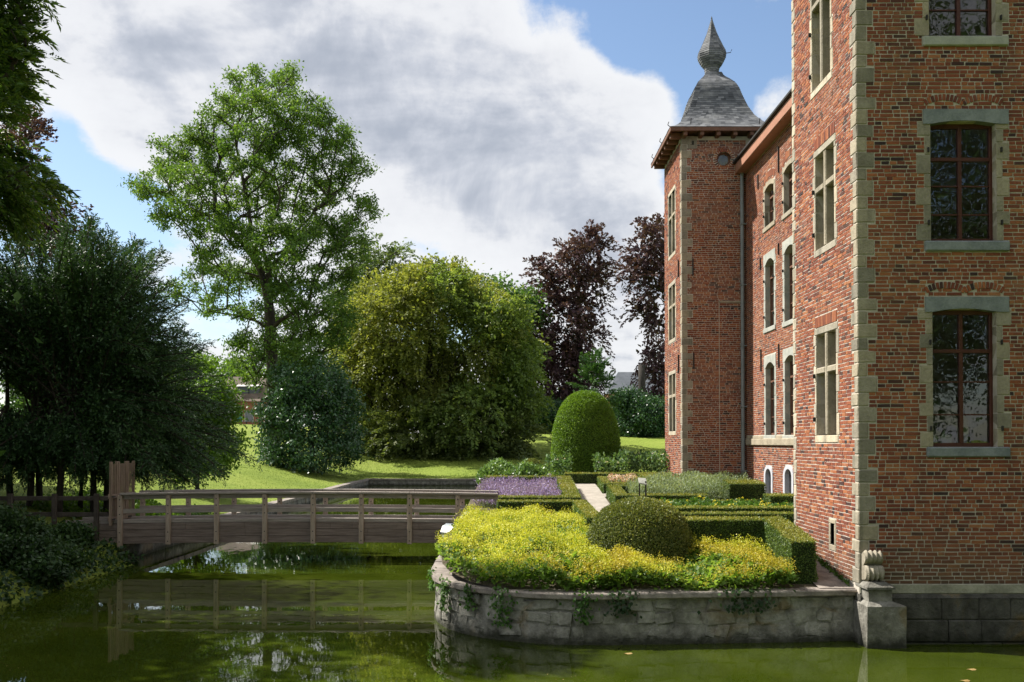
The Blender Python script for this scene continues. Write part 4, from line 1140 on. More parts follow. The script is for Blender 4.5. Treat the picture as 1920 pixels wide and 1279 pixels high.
def houses():
    Y = 200; s = Y/FPX
    zr, ze = EYE+(829-708)*s, EYE+(829-738)*s
    x0, x1 = (1140-954)*s, (1300-954)*s
    house('far_house', x0, x1, Y, 3.9, ze, zr+1.5, 'roof_grey', 'house_brick', 'red brick house with slate roof and skylights behind the dead trunk',
          [((1160-954)*s, EYE+(829-757)*s, 1.6, 1.6, 'window_glass'), ((1185-954)*s, EYE+(829-757)*s, 1.6, 1.6, 'window_glass'), ((1215-954)*s, EYE+(829-757)*s, 1.6, 1.6, 'window_glass'), ((1232-954)*s, EYE+(829-757)*s, 1.6, 1.6, 'window_glass')],
          sky=((( 1170-954)*s, 2.6, 1.1, 1.0), ((1190-954)*s, 2.6, 1.1, 1.0)), depth=11, hip=3.0)
    m = MB(); Yw = 150; s2 = Yw/FPX
    xw = np.linspace((1120-954)*s2, (1330-954)*s2, 9)
    wl = empty('garden_wall', (xw[0], Yw, 3.9)); tag(wl, 'low park boundary wall with pale coping behind the dark shrubs', 'wall')
    zt = EYE+(829-763)*s2
    for a, b in zip(xw[:-1], xw[1:]):
        m = MB(); m.box((a, Yw, 3), (b, Yw+.3, zt-.2)); m.obj('wall_panel', 'roof_brown', wl)
        m = MB(); m.box((a+.01, Yw-.08, zt-.2), (b-.01, Yw+.38, zt)); m.obj('coping_stone', 'pale_trim', wl)
    Y = 150; s = Y/FPX
    x0, x1 = (380-954)*s, (484-954)*s
    house('cottage', x0, x1, Y, 3.9, EYE+(829-752)*s, EYE+(829-718)*s+1.2, 'roof_brown', 'house_brick', 'brick cottage with tiled roof and dormers behind the bright shrub',
          [((447-954)*s, EYE+(829-790)*s, 1.2, 1.5, 'teal_shutter'), ((467-954)*s, EYE+(829-790)*s, 1.2, 1.5, 'window_glass'), ((425-954)*s, EYE+(829-790)*s, 1.2, 1.5, 'window_glass')],
          dormers=(((452-954)*s, 1.0, 1.9, 1.3), ((472-954)*s, 1.0, 1.6, 1.3)), depth=8)
houses()

# ------------------------------------------------------------------ vegetation
def skeleton(trunk, tips, seg=.8, up=.12, lowpen=1.2, limbs=()):
    """grow branches from the trunk polyline to every tip; returns nodes, parents, tip counts"""
    T = np.array(trunk, float); nodes = [T[0]]; par = [-1]
    for a, b in zip(T[:-1], T[1:]):
        n = max(1, int(np.linalg.norm(b-a)/seg))
        for k in range(1, n+1): nodes.append(a+(b-a)*k/n); par.append(len(nodes)-2)
    for lb in limbs:
        prev = int(np.argmin(np.linalg.norm(np.array(nodes)-np.array(lb[0]), axis=1))); a = nodes[prev]
        for b in lb:
            b = np.array(b, float); n = max(1, int(np.linalg.norm(b-a)/seg))
            for k in range(1, n+1): nodes.append(a+(b-a)*k/n); par.append(prev); prev = len(nodes)-1
            a = b
    ntr = len(nodes)
    N = np.zeros((40000, 3)); N[:ntr] = nodes; cnt = ntr
    plen = np.zeros(40000); plen[:ntr] = np.arange(ntr)*seg*.3
    tips = np.array(tips); ax = T.mean(0)
    order = np.argsort(np.linalg.norm((tips-ax)*[1, 1, .6], axis=1))
    ends = []
    for i in order:
        p = tips[i]; d = p-N[:cnt]; dist = np.linalg.norm(d, axis=1); hd = np.linalg.norm(d[:, :2], axis=1)
        cost = dist + .22*plen[:cnt] + lowpen*np.maximum(0, N[:cnt, 2]-(p[2]-.35*hd))
        j = int(np.argmin(cost)); L = dist[j]; n = max(1, int(L/seg)); a = N[j].copy(); prev = j
        wob = rng.normal(size=3)*.06*L
        for k in range(1, n+1):
            t = k/n
            q = a+(p-a)*t+np.array([0, 0, up*L])*math.sin(math.pi*t)+wob*math.sin(math.pi*t)
            if cnt >= 39990: break
            N[cnt] = q; par.append(prev); plen[cnt] = plen[prev]+L/n; prev = cnt; cnt += 1
        ends.append(prev)
    c = np.zeros(cnt)
    for e in ends: c[e] += 1
    for k in range(cnt-1, 0, -1): c[par[k]] += c[k]
    return N[:cnt], np.array(par), c
def branch_mesh(N, par, c, r0, rmin, power=.5, sides=5, flare=None):
    r = np.maximum(rmin, r0*(c/max(1, c[0]))**power)
    idx = np.where(par >= 0)[0]
    a = N[par[idx]]; b = N[idx]; d = unit(b-a)
    ref = np.where(np.abs(d[:, 2:3]) < .9, np.array([[0, 0, 1.0]]), np.array([[1.0, 0, 0]]))
    u = unit(np.cross(d, ref)); v = np.cross(d, u)
    ra = np.minimum(r[par[idx]], r[idx]*1.6); rb = r[idx]
    ang = np.arange(sides)*2*math.pi/sides
    ringA = a[:, None]+ra[:, None, None]*(u[:, None]*np.cos(ang)[None, :, None]+v[:, None]*np.sin(ang)[None, :, None])
    ringB = b[:, None]+rb[:, None, None]*(u[:, None]*np.cos(ang)[None, :, None]+v[:, None]*np.sin(ang)[None, :, None])
    n = len(idx); V = np.concatenate([ringA, ringB], 1).reshape(-1, 3)
    base = (np.arange(n)*2*sides)[:, None]; k = np.arange(sides); k2 = (k+1) % sides
    F = np.stack([base+k, base+k2, base+sides+k2, base+sides+k], -1).reshape(-1, 4)
    return V, F
def mesh_vf(name, V, F, mat, parent, smooth=True):
    me = bpy.data.meshes.new(name)
    me.vertices.add(len(V)); me.vertices.foreach_set('co', np.asarray(V, np.float32).ravel())
    me.loops.add(F.size); me.loops.foreach_set('vertex_index', F.astype(np.int32).ravel())
    me.polygons.add(len(F)); me.polygons.foreach_set('loop_start', np.arange(len(F), dtype=np.int32)*F.shape[1])
    if smooth: me.polygons.foreach_set('use_smooth', np.ones(len(F), bool))
    me.update(calc_edges=True); me.materials.append(M[mat])
    return add_child(name, me, parent)

def ball_leaves(C, n, rad, L, W, squash=.75, up=.5):
    k = len(C); P = np.repeat(C, n, 0)+rng.normal(size=(k*n, 3))*np.array([1, 1, squash])*rad*.55
    D = rdir(k*n)+np.array([0, 0, -.25]); Nn = rdir(k*n)*.8+np.array([0, 0, up])
    s = rng.uniform(.7, 1.25, k*n)
    return leaf_quads(P, D, Nn, L*s, W*s)
def spray_leaves(C, A, n, length, width, L, W, droop=0.0, flat=.25, nr=.6):
    """feather sprays: axis A from C, leaves in two ranks"""
    k = len(C); A = unit(A); side = unit(np.cross(A, np.array([0, 0, 1.0])+.15*rng.normal(size=(k, 3)))); upv = np.cross(side, A)
    t = np.tile(np.linspace(.05, 1, n), k)[:, None]; i = np.repeat(np.arange(k), n)
    ln = (length*rng.uniform(.6, 1.3, k))[i][:, None]
    sg = np.where(np.arange(k*n) % 2 == 0, 1.0, -1.0)[:, None]
    ww = width*(1.05-t)*rng.uniform(.2, 1, (k*n, 1))
    P = C[i]+A[i]*t*ln+side[i]*sg*ww*.6+upv[i]*rng.normal(size=(k*n, 1))*width*flat*.4
    P[:, 2] -= (droop*t*t*ln)[:, 0]
    D = A[i]*.75+side[i]*sg*.75+rng.normal(size=(k*n, 3))*.18; D[:, 2] -= droop*.8*t[:, 0]
    Nn = upv[i]*.6+rng.normal(size=(k*n, 3))*nr
    s = rng.uniform(.7, 1.2, k*n)
    return leaf_quads(P, D, Nn, L*s, W*s)

def lobes_px(lobes, Y, depth, per=1.0, jitter=1.0, shell=.55):
    """photo-sized lobes -> clump centres in the world; lobes: (px, py, r_px[, n])"""
    s = Y/FPX; C = []; A = []
    xs = [l[0] for l in lobes]; cx = (min(xs)+max(xs))/2; hw = (max(xs)-min(xs))/2+1e-6
    cz = EYE+(829-np.mean([l[1] for l in lobes]))*s
    ctr = np.array([(cx-954)*s, Y, cz])
    for l in lobes:
        r = l[2]*s; n = int((l[3] if len(l) > 3 else max(4, (l[2]/12)**2*.9))*per)
        room = depth*math.sqrt(max(.05, 1-((l[0]-cx)/(hw*1.15))**2))
        for kk in range(2 if room > r*1.2 else 1):
            dy = rng.uniform(-1, 1)*room*.75
            c = atY(l[0], l[1], Y)*1.0; f = (Y+dy)/Y
            c = np.array([c[0]*f, Y+dy, EYE+(c[2]-EYE)*f])
            d = rdir(n); rr = r*rng.uniform(shell, 1, (n, 1))**.7
            q = c+d*rr*np.array([1, 1, .85]); C.append(q); A.append(unit(q-ctr)*.6+d*.6)
    return np.vstack(C), np.vstack(A)

def tree(name, label, cat, base, trunk, C, A, leaf, bark, r0, rmin, group=None, style='ball', n=50, rad=.8, L=.25, W=.1, length=1.0, width=.4, droop=0.0, seg=.9, up=.1, power=.5, lowpen=1.2, extra=None, crown='crown', tipfrac=1.0, squash=.75, fill=0, fillL=1.8, limbs=()):
    r = empty(name, tuple(map(float, base))); tag(r, label, cat, group)
    tips = C if tipfrac >= 1 else C[rng.random(len(C)) < tipfrac]
    N, par, c = skeleton([base]+list(trunk), tips, seg, up, lowpen, limbs)
    V, F = branch_mesh(N, par, c, r0, rmin, power)
    mesh_vf('trunk', V, F, bark, r)
    if style == 'ball': Q = ball_leaves(C, n, rad, L, W, squash)
    else: Q = spray_leaves(C, A, n, length, width, L, W, droop)
    if fill: Q = np.vstack([Q, ball_leaves(C[rng.random(len(C)) < .5]*1.0, fill, rad*1.2, L*fillL, W*fillL)])
    if extra is not None: Q = np.vstack([Q, extra])
    soup(crown, Q, 4, leaf, r)
    return r

def gz(x, y): return float(zland(x, y))
def grow_trees():
    # tall ash in the middle distance
    Y = 78; s = Y/FPX; bx = (512-954)*s
    lob = [(470, 160, 48), (530, 165, 50), (425, 205, 48), (490, 220, 60), (565, 215, 55), (375, 245, 45), (330, 285, 45), (405, 290, 60), (470, 290, 60), (545, 290, 65), (615, 250, 45), (635, 285, 42), (290, 340, 42), (262, 362, 26), (345, 350, 55), (410, 370, 60), (490, 370, 60), (565, 370, 62), (630, 345, 50), (668, 310, 32), (680, 390, 34), (640, 420, 50), (300, 405, 36), (370, 420, 48), (440, 440, 58), (520, 445, 62), (590, 450, 62), (655, 465, 40), (380, 490, 42), (345, 540, 34), (420, 525, 48), (490, 520, 55), (560, 530, 62), (625, 530, 50), (400, 570, 30), (470, 590, 36), (540, 605, 52), (600, 600, 55), (640, 590, 34), (580, 670, 46), (630, 650, 36), (450, 635, 22, 7), (440, 680, 16, 5), (545, 690, 30), (490, 655, 34), (545, 645, 40), (470, 705, 22), (520, 700, 30), (575, 735, 30)]
    C, A = lobes_px(lob, Y, 8.0, .75, shell=.25)
    top = atY(505, 210, Y); tr = [atY(511, 700, Y), atY(506, 620, Y), atY(503, 560, Y), atY(505, 480, Y)]
    def lim(pts, dy): return [np.array(atY(*p, Y))+[0, dy*k/len(pts), 0] for k, p in enumerate(pts)]
    limbs = [lim([(503, 582), (490, 513), (455, 454), (417, 425), (392, 380), (385, 330), (395, 280)], 3), lim([(500, 560), (480, 470), (470, 380), (455, 290), (465, 220)], -3), lim([(510, 540), (535, 450), (548, 366), (565, 300), (600, 260)], 3),
             lim([(505, 580), (560, 500), (610, 440), (640, 380)], -4), lim([(446, 454), (380, 440), (323, 410), (280, 375)], 2), lim([(503, 600), (450, 585), (400, 580), (350, 560)], -3), lim([(510, 620), (570, 590), (620, 560)], 4), lim([(495, 480), (430, 500), (370, 500)], 5), lim([(512, 500), (520, 400), (525, 300), (520, 200)], 4)]
    tree('ash_tree', 'tall airy green ash tree with visible dark limbs, left of centre', 'tree', (bx, Y, gz(bx, Y)-.3), tr, C, A, 'ash_leaf', 'bark_dark', .55, .035, n=100, rad=.62, L=.27, W=.12, seg=1.1, power=.5, squash=.7, limbs=limbs, lowpen=2.0)
    # weeping beech with golden green leaves
    Y = 96; s = Y/FPX; bx = (800-954)*s
    lob = [(775, 545, 45), (820, 540, 40), (720, 575, 50), (860, 565, 45), (690, 620, 50), (760, 610, 65), (840, 620, 70), (910, 600, 45), (670, 680, 40), (720, 690, 65), (800, 700, 75), (880, 690, 70), (935, 650, 48), (962, 690, 34), (675, 740, 40), (730, 760, 60), (810, 780, 65), (890, 770, 65), (940, 750, 46), (965, 760, 28)]
    lob += [(815+185*math.cos(t)*rng.uniform(.75, 1.0), 690-175*math.sin(t)*rng.uniform(.8, 1.02), rng.uniform(12, 26)) for t in np.linspace(-.3, 3.4, 26)]
    C, A = lobes_px(lob, Y, 8, 2.2, shell=.6); A[:, 2] -= .2
    gr = (snoise(C[:, 0]*.35, C[:, 2]*.4, 1, 5)+.09*(C[:, 0]+6)-.06*(C[:, 2]-10)) > .1; Cg, Ag = C[gr], A[gr]; C, A = C[~gr], A[~gr]
    r = tree('weeping_beech', 'broad golden-green weeping beech with a dense rounded crown', 'tree', (bx, Y, gz(bx, Y)-.3), [atY(800, 780, Y), atY(805, 680, Y), atY(800, 590, Y)], C, A, 'golden_leaf', 'bark_dark', .7, .04, style='spray', n=60, length=2.0, width=1.2, droop=.28, L=.34, W=.17, seg=1.4, tipfrac=.3, fill=30, rad=1.5, fillL=1.2)
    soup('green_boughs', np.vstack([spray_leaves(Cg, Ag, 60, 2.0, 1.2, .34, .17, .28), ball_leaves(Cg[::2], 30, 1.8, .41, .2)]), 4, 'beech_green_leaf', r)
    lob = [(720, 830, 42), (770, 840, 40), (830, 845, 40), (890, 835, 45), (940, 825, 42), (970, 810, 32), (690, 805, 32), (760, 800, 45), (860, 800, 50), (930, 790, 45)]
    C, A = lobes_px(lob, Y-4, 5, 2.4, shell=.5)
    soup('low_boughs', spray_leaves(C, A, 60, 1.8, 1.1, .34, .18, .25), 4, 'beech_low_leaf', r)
    # dark evergreen shrub under the ash
    Y = 72; s = Y/FPX; bx = (585-954)*s
    lob = [(560, 735, 45), (610, 730, 45), (520, 770, 42), (640, 760, 40), (580, 790, 60), (640, 810, 42), (525, 820, 42), (590, 845, 45), (650, 850, 30), (540, 860, 30), (505, 850, 18), (610, 700, 26), (540, 700, 26)]
    C, A = lobes_px(lob, Y, 3.4, 3.0, shell=.55)
    tree('evergreen_shrub', 'dark rounded evergreen shrub below the ash tree', 'shrub', (bx, Y, gz(bx, Y)-.2), [atY(585, 800, Y)], C, A, 'shrub_dark_leaf', 'bark_dark', .2, .02, n=38, rad=.62, L=.26, W=.13, tipfrac=.3)
    # trees behind
    def back(name, label, lob, Y, leaf, dep, bpx, ty, n, rad, L, W, style='ball', bark='bark_dark', r0=.45, per=1.0, cat='tree', group=None, **kw):
        s = Y/FPX; bx = (bpx-954)*s; C, A = lobes_px(lob, Y, dep, per, shell=kw.pop('shell', .35))
        if kw.get('droop'): A[:, 2] -= .3
        return tree(name, label, cat, (bx, Y, gz(bx, Y)-.3), [atY(bpx, ty+(760-ty)*.5, Y), atY(bpx, ty, Y)], C, A, leaf, bark, r0, .04, group, style, n, rad, L, W, seg=1.6, **kw)
    back('birch_tree', 'pale drooping birch between the ash and the weeping beech', [(700, 480, 40), (735, 490, 30), (670, 520, 42), (720, 540, 42), (650, 580, 40), (695, 600, 40), (650, 640, 38), (690, 660, 30), (630, 690, 34), (640, 740, 30)], 118, 'birch_leaf', 5, 690, 500, 46, 1.2, .4, .16, 'spray', length=2.0, width=1.0, droop=.5, per=2.2, fill=14)
    back('lime_tree', 'fresh green tree showing behind the top of the weeping beech', [(900, 540, 36), (935, 550, 34), (960, 570, 36), (880, 570, 40), (985, 600, 36), (940, 610, 45), (965, 660, 40), (850, 545, 26), (990, 560, 18)], 125, 'far_green_leaf', 5, 930, 560, 60, 1.5, .5, .26, per=1.5)
    back('copper_beech', 'tall dark purple copper beech right of the weeping beech', [(1095, 450, 26), (1115, 465, 20), (1075, 470, 24), (1100, 500, 32), (1045, 500, 26), (1015, 510, 20), (1120, 520, 16), (1060, 540, 36), (1020, 560, 32), (1105, 560, 26), (1060, 600, 40), (1015, 620, 32), (1100, 625, 30), (1050, 660, 42), (1090, 680, 36), (1020, 690, 34), (1060, 730, 40), (1020, 750, 32), (1100, 730, 26), (1010, 790, 22), (1040, 785, 26)], 128, 'purple_leaf', 4.5, 1085, 470, 40, 1.2, .42, .24, 'spray', length=2.2, width=1.1, droop=.35, per=2.4, r0=.55, fill=13)
    back('copper_beech', 'purple copper beech half hidden behind the far tower', [(1225, 440, 24), (1250, 430, 26), (1205, 470, 26), (1235, 490, 32), (1190, 505, 16), (1210, 530, 28), (1245, 550, 30), (1215, 580, 20), (1245, 600, 26), (1235, 650, 22), (1225, 690, 22), (1245, 710, 26), (1275, 480, 40), (1290, 560, 40), (1228, 740, 20), (1245, 760, 18)], 122, 'purple_leaf', 4.5, 1268, 470, 40, 1.2, .42, .24, 'spray', length=2.2, width=1.1, droop=.45, per=2.0, r0=.5, fill=13)
    back('young_conifer', 'bright green young conifer behind the large clipped dome', [(1115, 680, 14), (1108, 700, 18), (1125, 705, 18), (1100, 725, 20), (1120, 735, 24), (1138, 745, 16), (1095, 750, 20), (1115, 760, 24), (1140, 770, 20)], 100, 'conifer_leaf', 1.6, 1117, 670, 60, .8, .26, .10, 'spray', length=1.0, width=.6, per=3.0, r0=.15)
    back('dark_shrubbery', 'dark evergreen bushes at the edge of the lawn by the dead trunk', [(1170, 775, 24), (1190, 770, 26), (1215, 780, 28), (1240, 775, 26), (1265, 780, 26), (1175, 795, 22), (1205, 800, 20), (1235, 800, 20), (1185, 745, 16), (1165, 750, 14), (1290, 785, 28), (1200, 760, 16), (1220, 758, 16), (1210, 790, 26), (1180, 808, 16), (1225, 808, 16)], 112, 'shrub_dark_leaf', 2.5, 1215, 780, 50, .9, .3, .16, per=5, r0=.15, cat='shrub')
    back('dark_undergrowth', 'deep shade-green undergrowth below the copper beech', [(1000, 790, 24), (1020, 795, 24), (1045, 795, 24), (985, 800, 20), (1065, 798, 20), (1010, 770, 24), (1040, 770, 24)], 122, 'shrub_dark_leaf', 3, 1020, 790, 50, 1.0, .34, .18, per=5, r0=.15, cat='shrub')
    # dead standing trunk
    Y = 116; s = Y/FPX; r = empty('dead_trunk', ((1203-954)*s, Y, gz(14, Y))); tag(r, 'bare grey dead tree trunk standing left of the far tower', 'trunk')
    m = MB(); pts = [atY(1205, 815, Y), atY(1204, 760, Y), atY(1203.5, 720, Y), atY(1202.5, 684, Y)]; m.tube(pts, [.50, .44, .41, .37], 11); m.tube([atY(1207, 690, Y), atY(1211, 686, Y)], [.16, .12], 7); m.obj('trunk', 'bark_grey', r, smooth=True)
    # blue conifer far left, other background trees
    back('spruce_tree', 'distant blue-grey spruce behind the cottage', [(478, 672, 9), (474, 690, 13), (482, 705, 16), (470, 715, 14), (480, 730, 18), (465, 740, 14), (490, 740, 14)], 175, 'blue_conifer_leaf', 1.5, 479, 668, 40, 1.0, .5, .2, 'spray', length=1.5, width=.8, per=4, r0=.2)
    for i, (px, py, r_, Y, lb) in enumerate(((440, 700, 30, 165, 'round green tree beyond the cottage roof'), (395, 745, 40, 150, 'green tree showing through gaps of the dark yew, left of the cottage'), (300, 730, 60, 150, 'broad tree far behind the yew branches'), (560, 700, 60, 140, 'green tree behind the ash trunk'), (640, 760, 50, 135, 'shaded tree between the evergreen shrub and the weeping beech'), (180, 720, 70, 140, 'large tree far behind the yew trunks'), (60, 740, 70, 130, 'tree far behind the yew at the left edge'))):
        lob = [(px+rng.uniform(-.8, .8)*r_, py+rng.uniform(-.5, .7)*r_, r_*.5) for _ in range(8)]+[(px, py+r_*.9, r_*.6), (px-r_*.5, 815, r_*.5), (px+r_*.5, 815, r_*.5)]
        back('background_tree', lb, lob, Y, 'far_green_leaf', 3, px, py, 44, 1.3, .5, .28, per=1.8, group='background trees')
    # bright shrub behind the yew
    Y = 44; s = Y/FPX
    lob = [(370, 700, 42), (330, 690, 40), (400, 730, 38), (355, 760, 48), (410, 780, 38), (430, 830, 26), (380, 820, 48), (330, 830, 45), (410, 865, 30), (350, 875, 36), (425, 760, 22), (395, 690, 26)]
    C, A = lobes_px(lob, Y, 2.2, 3.2, shell=.5); bx = (370-954)*s
    tree('bright_shrub', 'sunlit bright green shrub half hidden behind the dark yew', 'shrub', (bx, Y, gz(bx, Y)-.1), [atY(370, 800, Y)], C, A, 'bright_leaf', 'bark_dark', .1, .012, n=40, rad=.36, L=.15, W=.085, tipfrac=.3)
    # yew by the bridge: several stems, layered sprays
    Y = 31.5; s = Y/FPX; bx = (110-954)*s
    y = empty('yew_tree', (bx, Y, gz(bx, Y)-.2)); tag(y, 'huge dark yew with fanned feathery boughs overhanging the left end of the bridge', 'tree')
    angs = np.array([-25, -12, 5, 25, 42, 58, 75, 90, 120, 150, 190]); rads = np.array([300, 350, 318, 290, 325, 368, 385, 380, 380, 380, 330])
    SC, SA, SL = [], [], []; bm = MB(); FC = []
    nb = 620
    for k in range(nb):
        an = rng.uniform(-24, 150) if k > 40 else rng.uniform(35, 85); R = np.interp(an, angs, rads)*(rng.uniform(.35, 1)**.55); dy = rng.uniform(-3.0, 2.6)*(.45+.55*rng.random())
        if k <= 40: R = np.interp(an, angs, rads)*rng.uniform(.85, 1.02)
        o = atY(118+rng.uniform(-50, 60), 800-rng.uniform(-40, 150)*(1 if an > 20 else .5), Y+dy*.3)
        tp = atY(118+R*math.cos(math.radians(an)), 800-R*math.sin(math.radians(an)), Y); tp = np.array([tp[0], Y+dy, tp[2]])
        if k > 400:                                   # low drooping skirt
            px_ = rng.uniform(-60, 345); o = atY(px_*.75+30+rng.uniform(-30, 30), 800+rng.uniform(-40, 30), Y+dy*.4)
            tp = atY(px_+rng.uniform(-20, 40), rng.uniform(830, 915)-.08*px_*0, Y); tp = np.array([tp[0], Y+dy*1.1, tp[2]]); an = 0
        v = tp-o; ln = np.linalg.norm(v)
        ctl = o+v*.5+np.array([0, 0, .16*ln*(1 if an > 25 else .9)])
        ts = np.linspace(0, 1, 9); pts = [(1-t)**2*o+2*t*(1-t)*ctl+t*t*tp for t in ts]
        bm.tube(pts, [.035*(1-.8*t)+.006 for t in ts], 4, cap=False)
        ns = int(10+ln*6.5)
        for j in range(ns):
            t = .22+.78*(j+rng.random())/ns; p = (1-t)**2*o+2*t*(1-t)*ctl+t*t*tp; tg = unit((1-t)*(ctl-o)+t*(tp-ctl)); sd = unit(np.cross(tg, np.array([rng.normal()*.5, 1.0, rng.normal()*.5])))
            SC.append(p); SA.append(tg*.85+sd*(1 if j % 2 else -1)*rng.uniform(.35, .75)+rng.normal(size=3)*.12); SL.append(.62-.34*t)
        for j in range(4): t = rng.uniform(.2, .75); FC.append((1-t)**2*o+2*t*(1-t)*ctl+t*t*tp)
    bm.obj('bough', 'bark_dark', y)
    SC, SA, SL = np.array(SC), np.array(SA), np.array(SL)
    Q = spray_leaves(SC, SA, 20, SL, .13, .095, .034, .12, .3, .5)
    Q2 = ball_leaves(np.array(FC), 42, .55, .13, .05)
    soup('crown', np.vstack([Q, Q2]), 4, 'yew_leaf', y)
    m = MB()
    for px in (20, 55, 75, 110, 150, 175, 200, 215):
        a = atY(px, 960, Y+rng.uniform(-1.2, 1.2)); a[2] = gz(a[0], a[1])-.2; b = atY(px+rng.uniform(-15, 15), 700, Y+rng.uniform(-1, 1)); mid = (a+b)/2+rng.normal(size=3)*.12
        m.tube([a, mid, b], [.11, .09, .05], 7)
    m.obj('stem', 'bark_dark', y, smooth=True)
    # copper beech and compound-leaved tree at the left edge
    Y = 40; lob = [(95, 390, 30), (60, 380, 40), (20, 370, 50), (110, 430, 26), (70, 440, 40), (60, 240, 14), (45, 260, 18), (20, 300, 40), (-30, 340, 60)]
    C, A = lobes_px(lob, Y, 2.2, 3.0, shell=.3); bx = -24
    tree('copper_beech', 'purple-leaved beech peeping out at the upper left edge', 'tree', (bx, Y, gz(bx, Y)-.2), [(-23.5, Y, 6), (-22.5, Y, 12)], C, A, 'purple_leaf', 'bark_dark', .35, .015, style='spray', n=30, length=.9, width=.5, L=.16, W=.1, droop=.2, seg=.8, tipfrac=.5)
    Y = 21; lob = [(0, 30, 60), (28, 90, 34), (10, 150, 36), (-5, 200, 34), (-10, 90, 60), (-20, 180, 60), (0, 290, 36), (40, 325, 30), (65, 345, 22), (10, 360, 40), (35, 390, 26), (0, 400, 34), (-30, 320, 60), (-90, 100, 90), (-100, 260, 90), (-60, -60, 90), (20, -50, 60), (85, 345, 8, 4)]
    C, A = lobes_px(lob, Y, 1.6, .85, shell=.3); A = unit(C-np.array([-13.5, Y, 9.0]))+rng.normal(size=C.shape)*.3; A[:, 2] -= .25; bx = -13.6
    Q = spray_leaves(C, A, 24, .5, .26, .16, .045, .45, .15)
    Q2 = spray_leaves(C+rng.normal(size=C.shape)*.25, A+rng.normal(size=C.shape)*.6, 24, .45, .24, .16, .045, .45, .15)
    tree('walnut_tree', 'near tree with long feathered compound leaves at the upper left corner', 'tree', (bx, Y, gz(bx, Y)-.2), [(-13.5, Y, 5), (-13.2, Y, 9), (-12.8, Y, 12)], C, A, 'walnut_leaf', 'bark_dark', .26, .012, style='spray', n=30, length=.5, width=.26, L=.16, W=.045, droop=.45, seg=.6, extra=np.vstack([Q, Q2]))
    # low growth on the left bank
    for (px, py, r_, Y, lb) in ((40, 1050, 60, 22.5, 'dark leafy bush at the water edge, lower left corner'), (110, 1045, 40, 24.0, 'dark low bush left of the bridge foot'), (-60, 1040, 60, 21.5, 'dark bank bush at the left picture edge'), (30, 990, 55, 25.0, 'dark bush under the yew, left of the fence'), (140, 1010, 34, 26.0, 'small dark bush right under the approach fence'), (75, 1075, 40, 22.2, 'dark overhanging plant touching the water, lower left')):
        lob = [(px+rng.uniform(-1, 1)*r_*.7, py+rng.uniform(-.6, .6)*r_*.6, r_*.5) for _ in range(9)]
        C, A = lobes_px(lob, Y, .9, 4, shell=.3); bx = atY(px, py, Y)[0]
        tree('bank_bush', lb, 'shrub', (bx, Y, .45), [(bx, Y, .9)], C, A, 'ivy_leaf', 'bark_dark', .05, .006, n=26, rad=.2, L=.10, W=.07, seg=.4, tipfrac=.2, group='bank bushes')
    # ground cover seen through the bridge rails
    P = []
    n = 9000; x = rng.uniform(-15.5, -10.95, n); yy = rng.uniform(31, 37, n); keep = rng.random(n) < sstep((x+15.8)/2)
    x, yy = x[keep], yy[keep]; z = zland(x, yy)+rng.uniform(0, .32, len(x))*(.6+.4*np.sin(x*3+yy*2))
    Q = leaf_quads(np.stack([x, yy, z], 1), rdir(len(x))+[0, 0, .2], rdir(len(x))*.6+[0, 0, .8], rng.uniform(.09, .17, len(x)), rng.uniform(.06, .11, len(x)))
    o = soup('ground_cover', Q, 4, 'bright_leaf'); tag(o, 'bright green leafy ground cover behind the bridge parapet', 'ground cover', kind='stuff')
    n = 16000; x = rng.uniform(-16, -9.9, n); yy = rng.uniform(13, 27.0, n); z0 = np.where(x < BANKX, zland(x, yy), np.interp(x, [BANKX, -8], [.42, -1.2])); k = z0 > -.05
    P = np.stack([x, yy, z0+rng.uniform(0, .3, n)*(.7+.5*np.sin(x*2+yy*1.7))], 1)[k]; n = len(P)
    o = soup('bank_undergrowth', leaf_quads(P, rdir(n)+[.2, 0, .1], rdir(n)*.6+[0, 0, .8], rng.uniform(.09, .18, n), rng.uniform(.06, .12, n)), 4, 'ivy_leaf'); tag(o, 'dark ivy covering the shaded left bank down to the water', 'ground cover', kind='stuff')
    # trees on the near bank and left edge: unseen, sized for shade and reflections
    for i, (x, y, h, lb) in enumerate(((13, -6, 25, 'leafy bank tree mirrored in the lower tower window'), (23, -2, 25, 'bank tree mirrored at the right of the tower windows'), (3, -11, 27, 'tall unseen bank tree behind the viewpoint, shading the tower front'), (33, 6, 25, 'unseen bank tree far to the right, shading the tower front'),
            (-20.5, 27, 19, 'wood-edge tree shading the left bank beside the yew'), (-18.5, 20, 18, 'wood-edge tree shading the lower left bank'), (-25, 36, 18, 'unseen wood-edge tree behind the yew, shading the left bank'))):
        n = 300 if x < 0 else 520; d = rdir(n); C = np.array([x, y, h*.5])+d*rng.uniform(.3, 1, (n, 1))**.6*np.array([6.8 if x > 0 else 5.0, 4.4, h*.47])
        tree('bank_tree', lb, 'tree', (x, y, 1.0), [(x, y, h*.3), (x+.3, y, h*.6)], C, d, 'far_green_leaf', 'bark_dark', .4, .03, n=70 if (x < 0 or x > 30) else 190, rad=1.3, L=.32 if (x < 0 or x > 30) else .17, W=.2 if (x < 0 or x > 30) else .11, seg=1.2, group='trees on the near bank', tipfrac=.3)
grow_trees()

